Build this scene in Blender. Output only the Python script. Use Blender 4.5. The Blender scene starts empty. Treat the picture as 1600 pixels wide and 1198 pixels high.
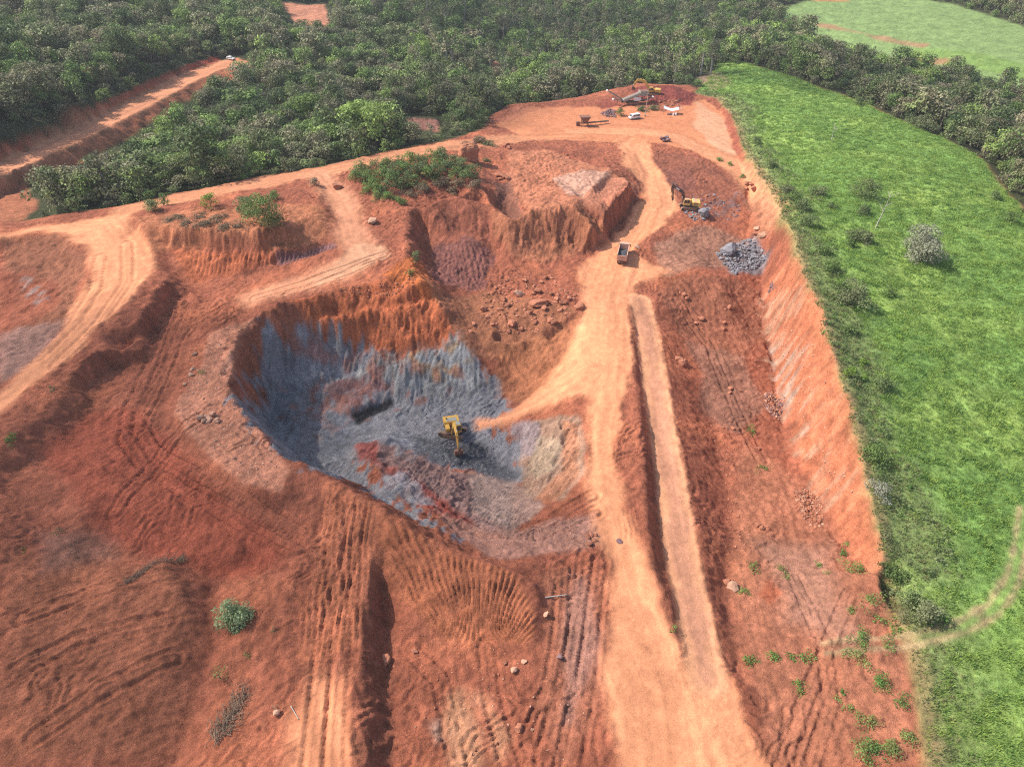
import bpy, bmesh, math, random
import numpy as np
from mathutils import Vector, Matrix, geometry

random.seed(7)
RNG = np.random.default_rng(7)
scene = bpy.context.scene
C = scene.collection

# ------------------------------------------------------------------ camera, sky, sun, exposure
CAM_H, PITCH, FOC, CX, CY = 88.0, math.radians(37.0), 1110.0, 800.0, 599.0
cam_data = bpy.data.cameras.new('camera')
cam_data.sensor_width = 36.0
cam_data.lens = 36.0 * FOC / 1600.0
cam_data.clip_start = 0.5
cam_data.clip_end = 9000.0
cam = bpy.data.objects.new('camera', cam_data)
cam.location = (0, 0, CAM_H)
cam.rotation_euler = (math.pi / 2 - PITCH, 0, 0)
C.objects.link(cam)
scene.camera = cam

SUN_EL = math.radians(46.0)
SUN_AZ = math.radians(168.0)          # direction TO the sun in the xy plane, from +x, counter-clockwise
world = bpy.data.worlds.new('World')
scene.world = world
world.use_nodes = True
wn = world.node_tree
wn.nodes.clear()
w_out = wn.nodes.new('ShaderNodeOutputWorld')
w_bg = wn.nodes.new('ShaderNodeBackground')
w_sky = wn.nodes.new('ShaderNodeTexSky')
w_sky.sky_type = 'NISHITA'
w_sky.sun_disc = False
w_sky.sun_elevation = SUN_EL
w_sky.sun_rotation = math.pi / 2 - SUN_AZ
w_sky.air_density = 1.0
w_sky.dust_density = 2.5
w_bg.inputs['Strength'].default_value = 0.13
wn.links.new(w_sky.outputs[0], w_bg.inputs['Color'])
wn.links.new(w_bg.outputs[0], w_out.inputs['Surface'])

sun_data = bpy.data.lights.new('sun', 'SUN')
sun_data.energy = 3.7
sun_data.angle = math.radians(1.2)
sun_data.color = (1.0, 0.94, 0.86)
sun = bpy.data.objects.new('sun', sun_data)
sd = Vector((math.cos(SUN_EL) * math.cos(SUN_AZ), math.cos(SUN_EL) * math.sin(SUN_AZ), math.sin(SUN_EL)))
sun.rotation_euler = sd.to_track_quat('Z', 'Y').to_euler()
sun.location = (-200, 200, 300)
C.objects.link(sun)

vs = scene.view_settings
vs.view_transform = 'Standard'
vs.look = 'None'
vs.gamma = 1.0
vs.use_curve_mapping = False
vs.exposure = 0.66
scene.render.engine = 'CYCLES'
scene.cycles.use_denoising = False
scene.cycles.pixel_filter_type = 'BLACKMAN_HARRIS'
scene.cycles.filter_width = 1.15
scene.cycles.max_bounces = 5
scene.cycles.diffuse_bounces = 3
scene.cycles.transparent_max_bounces = 6

# ------------------------------------------------------------------ survey: photo bearings -> ground coordinates
SP, CP = math.sin(PITCH), math.cos(PITCH)

def ray(px, py):
    u = (px - CX) / FOC
    v = (py - CY) / FOC
    return u, CP - v * SP, SP + v * CP        # dx, dy, drop per unit depth

def at(px, py, z=0.0):
    dx, dy, dz = ray(px, py)
    t = (CAM_H - z) / dz
    return (dx * t, dy * t, z)

# ------------------------------------------------------------------ numpy noise
_perm = RNG.permutation(4096).astype(np.int64)
_ang = RNG.random(4096) * 2 * math.pi
_gx, _gy = np.cos(_ang).astype(np.float32), np.sin(_ang).astype(np.float32)

def perlin(x, y, seed=0):
    x = np.asarray(x, np.float64); y = np.asarray(y, np.float64)
    xi = np.floor(x).astype(np.int64); yi = np.floor(y).astype(np.int64)
    fx = (x - xi).astype(np.float32); fy = (y - yi).astype(np.float32)
    u = fx * fx * fx * (fx * (fx * 6 - 15) + 10)
    v = fy * fy * fy * (fy * (fy * 6 - 15) + 10)
    def g(ix, iy, dx, dy):
        h = _perm[(_perm[(ix + seed * 57) & 4095] + iy) & 4095]
        return _gx[h] * dx + _gy[h] * dy
    a = g(xi, yi, fx, fy); b = g(xi + 1, yi, fx - 1, fy)
    c = g(xi, yi + 1, fx, fy - 1); d = g(xi + 1, yi + 1, fx - 1, fy - 1)
    return (a + u * (b - a)) * (1 - v) + (c + u * (d - c)) * v

def fbm(x, y, oct=4, seed=0, gain=0.5):
    s = 0; a = 1.0; f = 1.0
    for i in range(oct):
        s = s + a * perlin(x * f, y * f, seed + i * 3)
        a *= gain; f *= 2.03
    return s

def sstep(a, b, x):
    t = np.clip((x - a) / (b - a), 0, 1)
    return t * t * (3 - 2 * t)
# ------------------------------------------------------------------ terrain survey: break lines (crests, toes, road edges) and spot heights
L = []      # break lines, each a list of (px, py, z)
S = []      # spot heights
# meadow edge / top of the right-hand cut
EDGE = [(1085,146,6.5),(1120,153,6.5),(1140,175,7),(1155,215,7.5),(1167,243,8),(1190,278,9),(1215,322,10),(1238,365,11),(1247,397,11),
        (1262,440,10.5),(1285,500,9.5),(1300,560,8),(1318,620,6.5),(1345,720,4),(1365,800,2),(1378,880,0),(1386,930,-1.2),(1412,995,-2.4),
        (1425,1050,-2.4),(1440,1120,-2.2),(1446,1198,-2.0),(1455,1320,-2)]
L.append(EDGE)
# toe of the right cut
L.append([(1128,178,5.6),(1140,215,5.8),(1152,245,5.8),(1170,290,4.5),(1178,330,3),(1168,370,1.2),(1196,412,-1.2),(1192,460,-4),(1196,510,-6),
          (1212,560,-7.3),(1216,620,-8),(1230,680,-8),(1256,740,-7.5),(1282,790,-7),(1312,840,-6),(1346,885,-5),(1370,922,-4),(1400,985,-3)])
# head of the side valley, strip-road outer crest, its toe
L.append([(1150,436,-1),(1120,429,1),(1080,426,2),(1045,432,2),(1022,452,1),(1032,510,-0.8),(1041,570,-1.4),(1052,640,-2),(1068,720,-2.5),
          (1085,800,-3),(1096,860,-3.2),(1109,930,-3.5),(1123,990,-3.6),(1141,1060,-3.8),(1160,1120,-4),(1180,1198,-4.2),(1200,1300,-4.2)])
L.append([(1075,500,-3.2),(1085,560,-5),(1102,620,-6.3),(1122,700,-7.2),(1134,780,-7.2),(1142,850,-7),(1134,900,-6.8),(1131,940,-6.3),
          (1146,990,-5.6),(1156,1060,-4.9)])
L.append([(1145,445,-1.5),(1160,490,-4.5),(1165,520,-5.5)])
S += [(1062,470,-1.0),(1100,460,-.8),(1100,500,-3.5),(1135,480,-2.2),(1130,560,-5.5),(1155,650,-7),(1182,700,-7.6),(1170,780,-7),(1205,850,-6.5),
      (1250,900,-5.5),(1250,1000,-5),(1185,1000,-5.4),(1305,1000,-4),(1350,1035,-3),(1205,1100,-4.5),(1300,1100,-3.5),(1385,1120,-2.4),
      (1260,1198,-4),(1340,1198,-2.8),(1180,560,-6.6),(1180,600,-7.2)]
# strip road in its trench: inner toe and bank crest on the haul-road side
L.append([(990,474,0.9),(993,500,0.0),(997,540,-0.9),(1002,585,-1.6),(1011,635,-2.2),(1018,695,-2.6),(1023,775,-3.0),(1031,845,-3.4),(1039,895,-3.6),(1056,938,-3.6),(1066,990,-3.5),(1075,1040,-3.3)])
L.append([(984,466,1.2),(987,500,0.9),(989,540,0.7),(991,580,0.5),(998,630,0.4),(1004,690,0.3),(1008,770,0.1),(1016,840,-0.2),(1022,890,-0.7),(1040,930,-1.4),(1052,980,-2.3),(1066,1030,-3)])
L.append([(1018,475,0.4),(1027,540,-1.0),(1036,600,-1.6),(1046,680,-2.2),(1062,760,-2.7),(1076,850,-3.2),(1090,930,-3.5),(1105,1000,-3.6)])
# haul road
L.append([(1000,200,6),(988,228,6),(1012,270,5.6),(1022,320,4.7),(1000,362,3.7),(973,402,3),(956,450,2),(950,500,1.3),(950,550,.6),(945,610,0),(935,680,-.3),
          (940,760,-.5),(958,850,-1),(980,930,-1.8),(1010,1005,-2.5),(1040,1085,-3),(1052,1198,-3.2),(1060,1320,-3.3)])
S += [(1045,300,5),(1035,350,4.2),(1000,410,3),(930,420,2.6),(905,470,2),(925,520,1),(915,570,.2),(985,560,.6),(975,660,0),(985,760,-.2),(1000,860,-.6),(950,950,-1.9),(965,1060,-2.6),(1100,1120,-3.6),(940,1198,-2.6),(1090,1050,-3.5)]
PIT0 = (len(L), len(S))
# ramp into the pit and pit floor
L.append([(905,592,-.1),(870,615,-2.5),(840,634,-5),(800,650,-8),(765,660,-10.5),(740,665,-11.8)])
S += [(925,640,-.5),(880,645,-3.0),(845,655,-6)]
S += [(715,690,-12.3),(690,660,-12),(650,680,-12.3),(620,660,-12.3),(560,690,-12.8),(500,690,-12.9),(460,670,-12.8),(745,705,-12.3),(770,725,-12.8),(800,742,-12.8),(660,660,-12.2)]
# debris ridge south of the pit floor
L.append([(548,712,-12.6),(565,698,-9.6),(605,690,-8.8),(625,706,-9.6),(655,715,-10.2),(690,729,-11.4),(722,738,-11.6),(745,752,-11.4),(800,753,-11.8)])
S += [(585,735,-9.5),(640,755,-8.8),(690,760,-9.2),(600,770,-9.0),(660,790,-7.6),(720,800,-7.8),(640,800,-7.5),(700,825,-5.6),(760,790,-8.5)]
# inner bench (right side of the pit): road shoulder crest, knoll
L.append([(918,655,-.9),(914,700,-1),(910,740,-1.1),(897,775,-2),(875,795,-3)])
L.append([(908,665,-2.4),(904,705,-2.8),(900,740,-2.8),(888,765,-3.6),(865,785,-4.6)])
L.append([(868,665,-4.5),(876,690,-3.6),(870,715,-4),(858,740,-5.2),(845,752,-6.8)])
L.append([(838,690,-8.5),(840,715,-8.6),(836,738,-9.0),(822,752,-9.8)])
S += [(800,690,-11),(815,720,-11.6),(830,670,-7.5),(850,660,-5.8),(890,690,-3.6),(885,730,-3.8),(830,775,-8),(790,770,-9.8)]
L.append([(930,790,-1),(880,812,-2.8),(820,832,-4.2),(760,832,-6),(705,800,-8.2)])
S += [(760,862,-3.4),(800,872,-1.6),(850,870,-1.2),(890,850,-1.4),(925,850,-1),(730,845,-4.2)]
# near rim of the pit (crest) and its hidden inner toe
RIM = [(452,470,8.8),(430,478,9),(402,494,7.6),(380,520,6.6),(369,560,6.0),(358,602,5.5),(372,632,5.3),(400,665,5.2),(430,704,5.2),(470,724,5.2),
       (500,738,5.3),(540,757,4.9),(580,781,4.5),(620,806,4.1),(660,836,3.7),(700,856,3.2),(740,871,2.7),(780,886,2.1),(812,897,1.4),(832,907,.6)]
L.append(RIM)
L.append([(472,532,1.2),(455,560,-3.2),(442,590,-7.5),(428,622,-11),(424,655,-12.6),(440,700,-12.8),(470,724,-12.8),(500,737,-12.6),(530,750,-12),(565,764,-10.6),(605,789,-8.4),
          (640,812,-6.4),(680,838,-4),(720,855,-1.4),(760,873,.2),(800,888,.6)])
# left wall face
S += [(432,530,3),(412,560,0),(395,600,-3)]
# back wall: toe, ledges, crest
L.append([(470,612,-11),(520,634,-12),(547,655,-12.6),(580,642,-12.5),(612,630,-12.2),(650,642,-11.9),(700,634,-11.4),(740,622,-10.4),(775,606,-9.2)])
L.append([(545,643,-10.9),(575,629,-10.6),(604,617,-10.4)])
S += [(500,560,-3.6),(540,580,-7.4),(560,606,-9.8),(592,600,-8.4),(520,530,-.2),(500,600,-8.5)]
L.append([(618,566,-3.6),(660,551,-2.4),(715,527,-.4)])
L.append([(616,556,-3.0),(660,541,-1.6),(712,518,.6)])
L.append([(480,508,4.0),(525,504,4),(600,488,4.6),(683,468,5.7)])
L.append([(520,496,4.3),(600,480,4.9),(680,460,6.2)])
L.append([(452,470,8.8),(500,464,8.6),(540,450,9),(590,437,9.5),(630,424,10),(650,428,10),(668,441,9.3),(683,465,5.9),(714,522,.2),(738,556,-3.2),(775,604,-9.2)])
for q in range(PIT0[0], len(L)): L[q] = [(a, b, c * .84 if c < 0 else c) for a, b, c in L[q]]
for q in range(PIT0[1], len(S)): S[q] = (S[q][0], S[q][1], S[q][2] * .84 if S[q][2] < 0 else S[q][2])
# cirque right of the wall
L.append([(700,450,3.5),(722,490,1.8),(752,540,-2.5),(790,610,-8)])
S += [(740,480,1),(780,500,0),(800,430,2.2),(760,430,2.2),(830,450,1.6),(870,470,1.4),(860,440,2.2),(900,440,2.6),(840,500,.3)]
L.append([(770,530,-1.2),(810,530,-1),(850,524,-.8),(875,505,.2),(895,490,1.2),(915,482,1.7)])
L.append([(775,541,-3.4),(812,541,-3.2),(853,534,-2.8),(880,516,-1.4),(899,498,.2)])
S += [(800,570,-5.6),(830,600,-6.5),(870,575,-4),(880,545,-2),(900,560,-.8),(815,620,-7.6),(790,630,-9.4)]
L.append([(640,345,12.6),(634,370,11.6),(637,400,10.8),(650,428,10)])
L.append([(660,360,8),(668,400,5.5),(685,435,4),(720,447,2.4),(757,456,1.6),(772,420,2.4),(770,395,3.5)])
S += [(700,370,7.2),(735,385,6),(760,370,6.4),(690,400,5)]
MOUND = [(548,262,13.6),(552,290,13.4),(572,312,12.9),(600,322,13),(640,328,13.2),(660,322,13.6),(700,304,14),(745,290,13.8),(758,300,13),(768,322,11.6)]
L.append(MOUND)
L.append([(655,338,11.0),(680,328,10.4),(720,318,10),(752,322,9.4)])
S += [(600,285,14.4),(650,275,14.6),(700,270,14.4),(740,265,14)]
L.append([(775,275,10.8),(795,300,10.4),(815,332,10.2)])
L.append([(778,330,7.4),(795,340,6),(812,352,7)])
# rock knob and block beside the haul road
L.append([(800,345,10.2),(830,331,11.4),(865,324,12),(900,324,11.8),(916,337,11),(926,352,9.6)])
L.append([(800,400,4),(830,412,2.6),(850,416,2.2),(880,402,2.6),(905,402,2.5),(930,395,2.8),(948,385,3.2)])
S += [(860,370,6),(900,370,5.4),(840,380,5),(780,380,5.4)]
L.append([(912,345,8.8),(935,357,6.4),(940,374,4.4),(925,384,4.0)])
L.append([(905,309,12.4),(930,292,12.2),(955,267,11.6),(988,284,10.6),(971,308,10.6),(954,327,10.4),(941,339,10)])
L.append([(992,309,4.6),(974,337,4.0),(957,358,3.5),(945,373,3.2)])
L.append([(1006,300,5.0),(992,332,4.4),(970,362,3.7),(954,378,3.2)])
L.append([(911,314,10.6),(935,299,10.6),(957,275,10.4)])
S += [(940,313,10.4),(965,292,10.6),(885,290,11.6),(900,280,11.8),(930,272,11.4),(850,250,10.2),(800,245,10.4),(880,230,8.4),(940,248,8.6),(985,262,7.4),(850,290,11.2),(820,300,10.6)]
# upper road, spur road, plateau
L.append([(-120,390,11.5),(0,366,12),(60,352,12),(150,342,12.2),(205,331,12.4),(300,311,13),(400,291,13.5),(500,272,13.5),(600,250,13),(700,230,12),(765,224,10.8),(820,214,8.8),(900,214,7),(960,202,6)])
L.append([(-120,372,11.5),(0,352,12),(90,338,12.2),(205,320,12.4),(300,300,13),(400,281,13.5),(500,262,13.5),(600,241,13),(690,224,12.2),(760,214,11)])
L.append([(505,285,13.3),(532,312,12.4),(545,340,11.7),(552,370,11),(575,395,10.4),(540,420,9.4),(490,440,8.4),(440,456,7.6),(405,462,7.2)])
S += [(600,400,10.3),(620,380,10.8),(590,350,11.5),(610,420,9.9),(560,430,9.4),(500,452,8.6),(580,330,12)]
ISL = [(207,340,13.8),(222,352,14.2),(268,356,15),(330,360,15),(400,362,14.8),(450,350,14.6),(490,335,14.4),(505,322,14.2),(495,310,14),(450,303,14.6),(380,310,14.8),(300,322,14.6),(240,328,14.2),(207,340,13.8)]
L.append(ISL)
L.append([(212,365,11.8),(240,398,11),(270,380,10.8),(300,382,11),(350,392,10.6),(400,396,10.2),(425,392,10.2),(470,380,10.8),(515,366,11.2),(525,350,11.6),(520,330,12),(512,315,12.6)])
L.append([(262,392,10.4),(300,398,10.2),(345,395,10.2),(400,402,9.8),(426,398,9.8),(520,376,10.8)])
L.append([(270,425,8.2),(310,438,6.6),(360,436,6.4),(400,428,6.8),(432,414,7.6),(525,385,10.4)])
S += [(300,460,6.3),(350,455,6.4),(380,470,6.6),(330,490,6.2),(380,490,6.8),(290,440,7)]
# left haul road edges
L.append([(235,405,11),(246,425,10.6),(205,472,10),(155,520,9),(100,570,8.1),(50,612,7.5),(0,658,7),(-90,740,6.4)])
L.append([(-80,372,12),(0,370,12),(60,366,12),(100,370,12),(136,393,11.6),(144,418,11),(135,445,10.4),(118,482,9.6),(105,515,9),(70,552,8.3),(30,590,7.6),(0,618,7.2),(-90,690,6.5)])
L.append([(-80,410,8),(0,395,9),(60,400,9.3),(100,405,9.4),(124,420,9.4),(120,442,9.2)])
S += [(30,430,7),(90,450,7.6),(50,480,6),(10,480,4.2),(0,520,4),(-80,500,3.6),(80,500,7.4),(40,530,6.8),(180,380,11.6),(180,440,10.6)]
# scarp below that road
L.append([(262,438,9.6),(240,470,9.2),(219,508,8.7),(205,528,8.4),(185,545,8),(160,552,7.9),(130,575,7.7),(100,605,7.4),(60,645,7),(20,684,6.6),(-30,725,6.2)])
L.append([(275,465,6.2),(262,490,5.6),(244,520,5),(215,552,4.4),(180,575,4.2),(145,600,4),(140,640,3.5),(105,690,3),(70,712,2.8),(20,740,3)])
# pale bench left of the pit: outer crest and toe
L.append([(393,507,7.2),(330,521,6.6),(326,545,6.3),(318,565,6.1),(300,592,5.8),(280,620,5.6),(274,646,5.5),(298,682,5.4),(345,727,5.3),(382,757,5.2),(425,777,4.9),(438,760,5.0),(455,735,5.2)])
L.append([(372,492,7.0),(330,506,6.6),(305,530,5.8),(292,570,5),(268,615,4.6),(258,655,4.4),(285,700,4.2),(335,748,3.8),(395,790,3.4),(440,800,3.3),(470,770,4.4)])
S += [(245,560,4.6),(215,640,4.1),(200,680,3.8),(260,720,3.7),(350,785,3.2),(430,835,2.6),(300,520,5.8),(270,480,5.7),(180,700,3.3),(150,740,3)]
# foreground left: dozed slope, dump mound, gully
L.append([(160,770,2.8),(230,780,2.9),(300,790,2.9),(380,830,2.5),(450,870,2.2)])
L.append([(180,850,-.4),(250,868,-1.0),(300,890,-1.0),(350,905,-1.4),(395,882,-.8),(440,892,.8)])
L.append([(50,820,2.5),(130,900,1.0),(200,905,2.1),(258,885,2.3),(276,908,2.1),(284,945,1.7),(262,1010,1.3),(236,1100,.5),(205,1198,-.3),(185,1320,-1)])
L.append([(326,945,-1.2),(338,1000,-1.4),(318,1080,-1.5),(290,1140,-1.8),(275,1198,-2.0),(258,1320,-2.2)])
S += [(0,780,3.8),(0,860,4.2),(30,900,3.0),(-80,900,4),(0,1000,2.2),(100,1000,1.8),(150,1100,1.2),(0,1100,1.4),(0,1198,.6),(100,1198,.4),(60,950,1.6),(380,1000,.6),(430,1040,.4),
      (400,1120,-.2),(350,1160,-.8),(420,1198,-.3),(410,930,1.2),(200,980,2.1),(100,830,2.2)]
# strip ramp and the trench right of it
L.append([(497,742,5.2),(492,800,3.7),(482,850,2.9),(468,890,2.5),(448,935,2),(445,1000,1.3),(462,1050,.8),(452,1120,.4),(445,1198,.2),(440,1320,0)])
L.append([(503,770,4.0),(500,810,3.0),(492,860,2.4),(478,900,1.9),(460,945,1.5),(458,1000,1.1)])
S += [(540,780,4.2),(530,850,3),(520,950,1.8),(515,1050,.9),(505,1198,.4)]
L.append([(588,830,3.8),(590,870,2.9),(578,930,1.9),(566,1000,1.2),(562,1100,.7),(560,1198,.4),(560,1320,.2)])
L.append([(593,892,.4),(597,942,-2.0),(602,1000,-2.8),(604,1100,-3.0),(604,1198,-3.1),(604,1320,-3.1)])
# ribbed fan
L.append([(592,874,2.0),(640,952,-.2),(690,997,-1.5),(740,1004,-1.8),(790,1004,-1.8),(835,1012,-2.0)])
L.append([(832,907,.6),(838,940,-.3),(840,978,-1.2),(835,1012,-2.0)])
L.append([(846,914,-1.0),(852,947,-2.0),(850,988,-2.4)])
S += [(660,892,2.2),(720,932,1.0),(770,942,.4),(690,942,.7)]
S += [(650,1042,-2.6),(620,965,-2.0),(700,1100,-2.9),(760,1050,-2.6),(800,1100,-2.9),(700,1198,-3.1),(850,1198,-3.1),(885,950,-2.2),(900,1050,-2.7),(895,890,-1.4),(932,1000,-2.3),(880,1120,-2.8),(620,1100,-3.0),(640,1320,-3.2),(850,1320,-3.2)]
# yard with the crusher
L.append([(762,192,5.4),(785,176,6),(812,164,6.6),(850,168,6.2),(900,158,6.2),(945,150,6.4),(985,138,7.6),(1010,134,8.6),(1050,134,8.6),(1085,144,7)])
L.append([(755,180,-1),(780,164,-2),(812,150,-4),(850,154,-5),(900,145,-5),(945,138,-4),(985,128,-2),(1010,122,-1),(1050,122,1),(1090,134,4)])
S += [(850,190,6),(900,180,6),(950,170,6),(1000,160,6.2),(1050,165,6.2),(1100,180,6),(1090,220,6),(1130,250,6),(1040,200,6),(1060,150,8.2),(1030,148,8.4),(1010,155,6.3),(1080,155,6.6),(1170,275,6)]
# red-brown stockpile bench right of the haul road
L.append([(1000,226,6.3),(1040,222,6.6),(1080,235,6.4),(1110,250,6),(1140,275,5.6),(1162,300,5)])
L.append([(1005,245,6.2),(1020,265,5.8),(1040,292,5.2),(1075,303,4.8),(1110,300,4.6)])
L.append([(1028,262,6.6),(1060,262,6.9),(1100,270,6.6),(1130,285,6)])
S += [(1080,330,4.2),(1110,330,3.8),(1140,320,3.8),(1060,345,4),(1100,350,3.4),(1150,345,2.6),(1040,370,3.8)]
L.append([(1165,315,3.6),(1157,335,3.4),(1150,348,2.8)])
L.append([(1000,388,3.6),(1030,368,4.2),(1060,362,4.2),(1068,370,3.8)])
L.append([(1005,402,2.6),(1035,396,2.4),(1065,392,2.2),(1075,380,2.6)])
S += [(1110,400,.6),(1150,385,.5),(1140,365,2.0),(1165,400,-.4),(1175,420,-1.6),(1090,405,1.6)]
# ---- woods on the left and the cut road through them
L.append([(-120,328,10),(0,278,10),(60,251,10),(150,209,10),(230,168,10),(300,130,10),(350,107,10),(388,97,10)])
L.append([(-120,304,10),(0,254,10),(60,227,10),(150,185,10),(230,145,10),(290,113,10),(330,99,10)])
L.append([(-120,280,13.6),(0,230,13.6),(80,197,13.6),(150,166,13.4),(220,132,13),(292,101,12.2),(312,96,11.5),(340,87,10.2)])
L.append([(-100,350,5.4),(0,306,5.4),(60,281,5.6),(110,261,5.8),(180,226,6),(250,184,6.4),(310,147,7),(370,116,8)])
S += [(-120,180,22),(0,190,19),(100,160,18.5),(0,140,21),(0,90,22),(0,40,24),(0,-40,26),(120,110,19),(200,100,17.5),(200,50,18),(200,-10,20),(300,70,14),(300,30,15),(400,60,11.5),
      (400,10,14),(400,-40,17),(500,100,5),(500,50,8.5),(500,-10,12),(600,60,3),(600,-20,8),(700,100,-4),(700,50,0),(700,-20,5),(800,130,-8),(800,70,-6),(900,100,-10),(900,50,-6),(900,-20,0),
      (1000,90,-7),(1000,40,-6),(1000,-20,-2),(1070,105,-1),(1100,60,-4),(1100,-20,-3),(-120,60,25),(-300,300,18),(-300,100,28),(-300,-20,30)]
S += [(30,325,7.5),(110,300,6),(200,280,5.5),(300,250,5),(400,220,4.5),(300,190,4.5),(400,150,4.5),(500,200,4.5),(500,150,3.5),(600,200,5.5),(600,140,0),(680,195,6),(700,170,-1),(740,195,3),(740,150,-6),(560,232,9),(650,215,9.5),(420,262,9.5),(300,283,9),(150,322,9.6),(50,340,10)]
L.append([(620,190,10.5),(632,184,12.5),(655,183,12.5),(682,184,12),(690,190,10.5)])
L.append([(622,207,8.6),(655,209,8.8),(690,208,8.8)])
# ---- meadow and the valley behind it
SKY = [(1128,90,4),(1180,100,5.5),(1250,122,7.5),(1330,150,9),(1430,190,10),(1530,240,10),(1600,322,10),(1700,400,10),(1850,520,9)]
L.append(SKY)
S += [(1160,150,7),(1200,200,9),(1300,250,11),(1220,270,9.6),(1400,350,10),(1320,350,11),(1300,430,10.6),(1450,450,8),(1340,560,7.6),(1500,600,4.5),(1400,700,4),(1500,900,0),(1450,1080,-2),(1600,1198,-3),
      (1600,800,.5),(1600,600,4.5),(1600,450,8),(1480,300,10),(1420,850,.5),(1440,960,-1.6),(1800,800,0),(1800,1100,-3),(1700,1320,-3.5),(1250,1320,-3.6),(1440,560,6)]
S += [(1150,62,-4),(1200,70,-6),(1300,100,-7),(1400,130,-8),(1470,160,-8),(1550,205,-8),(1620,260,-7),(1750,340,-6),(1250,55,-3),(1400,100,-3),(1520,135,-2),(1620,180,-1)]
S += [(1250,25,1),(1350,50,2.5),(1450,75,3.5),(1600,110,4.5),(1300,5,4),(1450,20,7),(1600,45,9),(1800,120,6),(1350,-30,6),(1600,-20,12),(1850,20,12)]
S += [(-200,1198,1),(-200,1000,4),(-200,800,5),(-200,600,6),(-220,450,6),(-150,1320,0),(0,1320,0),(1350,1320,-2.6),(1900,1300,-4),(2000,900,-1),(2000,600,4)]

def build_tin():
    V, E = [], []
    key = {}
    Z = []
    def add(p):
        x, y, z = at(*p)
        k = (round(x, 2), round(y, 2))
        if k in key: return key[k]
        key[k] = len(V); V.append(Vector((x, y))); Z.append(z)
        return key[k]
    for line in L:
        idx = [add(p) for p in line]
        E += [(a, b) for a, b in zip(idx, idx[1:]) if a != b]
    for p in S: add(p)
    for wx, wy, z in [(-520,0,4),(-520,200,12),(-520,400,28),(-520,820,40),(-200,820,30),(0,820,20),(250,820,14),(560,820,18),(560,400,8),(560,150,-2),(560,0,-6),(250,0,-5),(90,5,-4),(0,5,-3),(-90,5,-1),(-250,5,2),
                      (-380,300,22),(-100,660,18),(150,640,6),(330,600,12),(-330,560,28),(400,300,0),(330,200,3)]:
        key[(wx, wy)] = len(V); V.append(Vector((wx, wy))); Z.append(z)
    vo, eo, fo, ov, oe, of = geometry.delaunay_2d_cdt(V, E, [], 0, 1e-3)
    zo = np.zeros(len(vo))
    new = 0
    for i, o in enumerate(ov):
        if o: zo[i] = sum(Z[k] for k in o) / len(o)
        else:
            new += 1
            best = (1e9, 0)
            for a, b in E:
                pa, pb = V[a], V[b]; d = pb - pa
                t = max(0, min(1, (vo[i] - pa).dot(d) / d.length_squared))
                q = (pa + d * t - vo[i]).length
                if q < best[0] - 1e-6: best = (q, Z[a] + (Z[b] - Z[a]) * t)
            zo[i] = best[1]
    print('TIN', len(vo), 'verts', len(fo), 'tris', new, 'crossings')
    return np.array([(v.x, v.y) for v in vo]), zo, [tuple(f) for f in fo]

GX0, GY0, GS = -520.0, 4.0, 0.5
GW, GH = int(1080 / GS) + 1, int(812 / GS) + 1
tv, tz, tf = build_tin()
H0 = np.full((GH, GW), np.nan, np.float32)
for f in tf:
    for k in range(1, len(f) - 1):
        i, j, m = f[0], f[k], f[k + 1]
        (x0, y0), (x1, y1), (x2, y2) = tv[i], tv[j], tv[m]
        den = (y1 - y2) * (x0 - x2) + (x2 - x1) * (y0 - y2)
        if abs(den) < 1e-9: continue
        a0 = max(0, int((min(x0, x1, x2) - GX0) / GS)); a1 = min(GW - 1, int((max(x0, x1, x2) - GX0) / GS) + 1)
        b0 = max(0, int((min(y0, y1, y2) - GY0) / GS)); b1 = min(GH - 1, int((max(y0, y1, y2) - GY0) / GS) + 1)
        if a1 < a0 or b1 < b0: continue
        xs = GX0 + GS * np.arange(a0, a1 + 1)[None, :]; ys = GY0 + GS * np.arange(b0, b1 + 1)[:, None]
        w0 = ((y1 - y2) * (xs - x2) + (x2 - x1) * (ys - y2)) / den
        w1 = ((y2 - y0) * (xs - x2) + (x0 - x2) * (ys - y2)) / den
        w2 = 1 - w0 - w1
        ok = (w0 > -1e-4) & (w1 > -1e-4) & (w2 > -1e-4)
        sub = H0[b0:b1 + 1, a0:a1 + 1]
        sub[ok] = (w0 * tz[i] + w1 * tz[j] + w2 * tz[m])[ok]
H0[np.isnan(H0)] = 0.0

def box1(a, r, ax):
    if r < 1: return a
    a = np.moveaxis(a, ax, 0)
    p = np.concatenate([np.repeat(a[:1], r + 1, 0), a, np.repeat(a[-1:], r, 0)], 0).astype(np.float64)
    c = np.cumsum(p, 0)
    o = ((c[2 * r + 1:] - c[:-2 * r - 1]) / (2 * r + 1)).astype(np.float32)
    return np.moveaxis(o, 0, ax)

def blur(a, m):
    r = max(1, int(round(m / GS)))
    for _ in range(3):
        a = box1(box1(a, r, 0), r, 1)
    return a

def bil(G, x, y):
    fx = np.clip((np.asarray(x) - GX0) / GS, 0, GW - 1.001); fy = np.clip((np.asarray(y) - GY0) / GS, 0, GH - 1.001)
    i = fx.astype(int); j = fy.astype(int); u = fx - i; v = fy - j
    return (G[j, i] * (1 - u) + G[j, i + 1] * u) * (1 - v) + (G[j + 1, i] * (1 - u) + G[j + 1, i + 1] * u) * v

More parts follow.
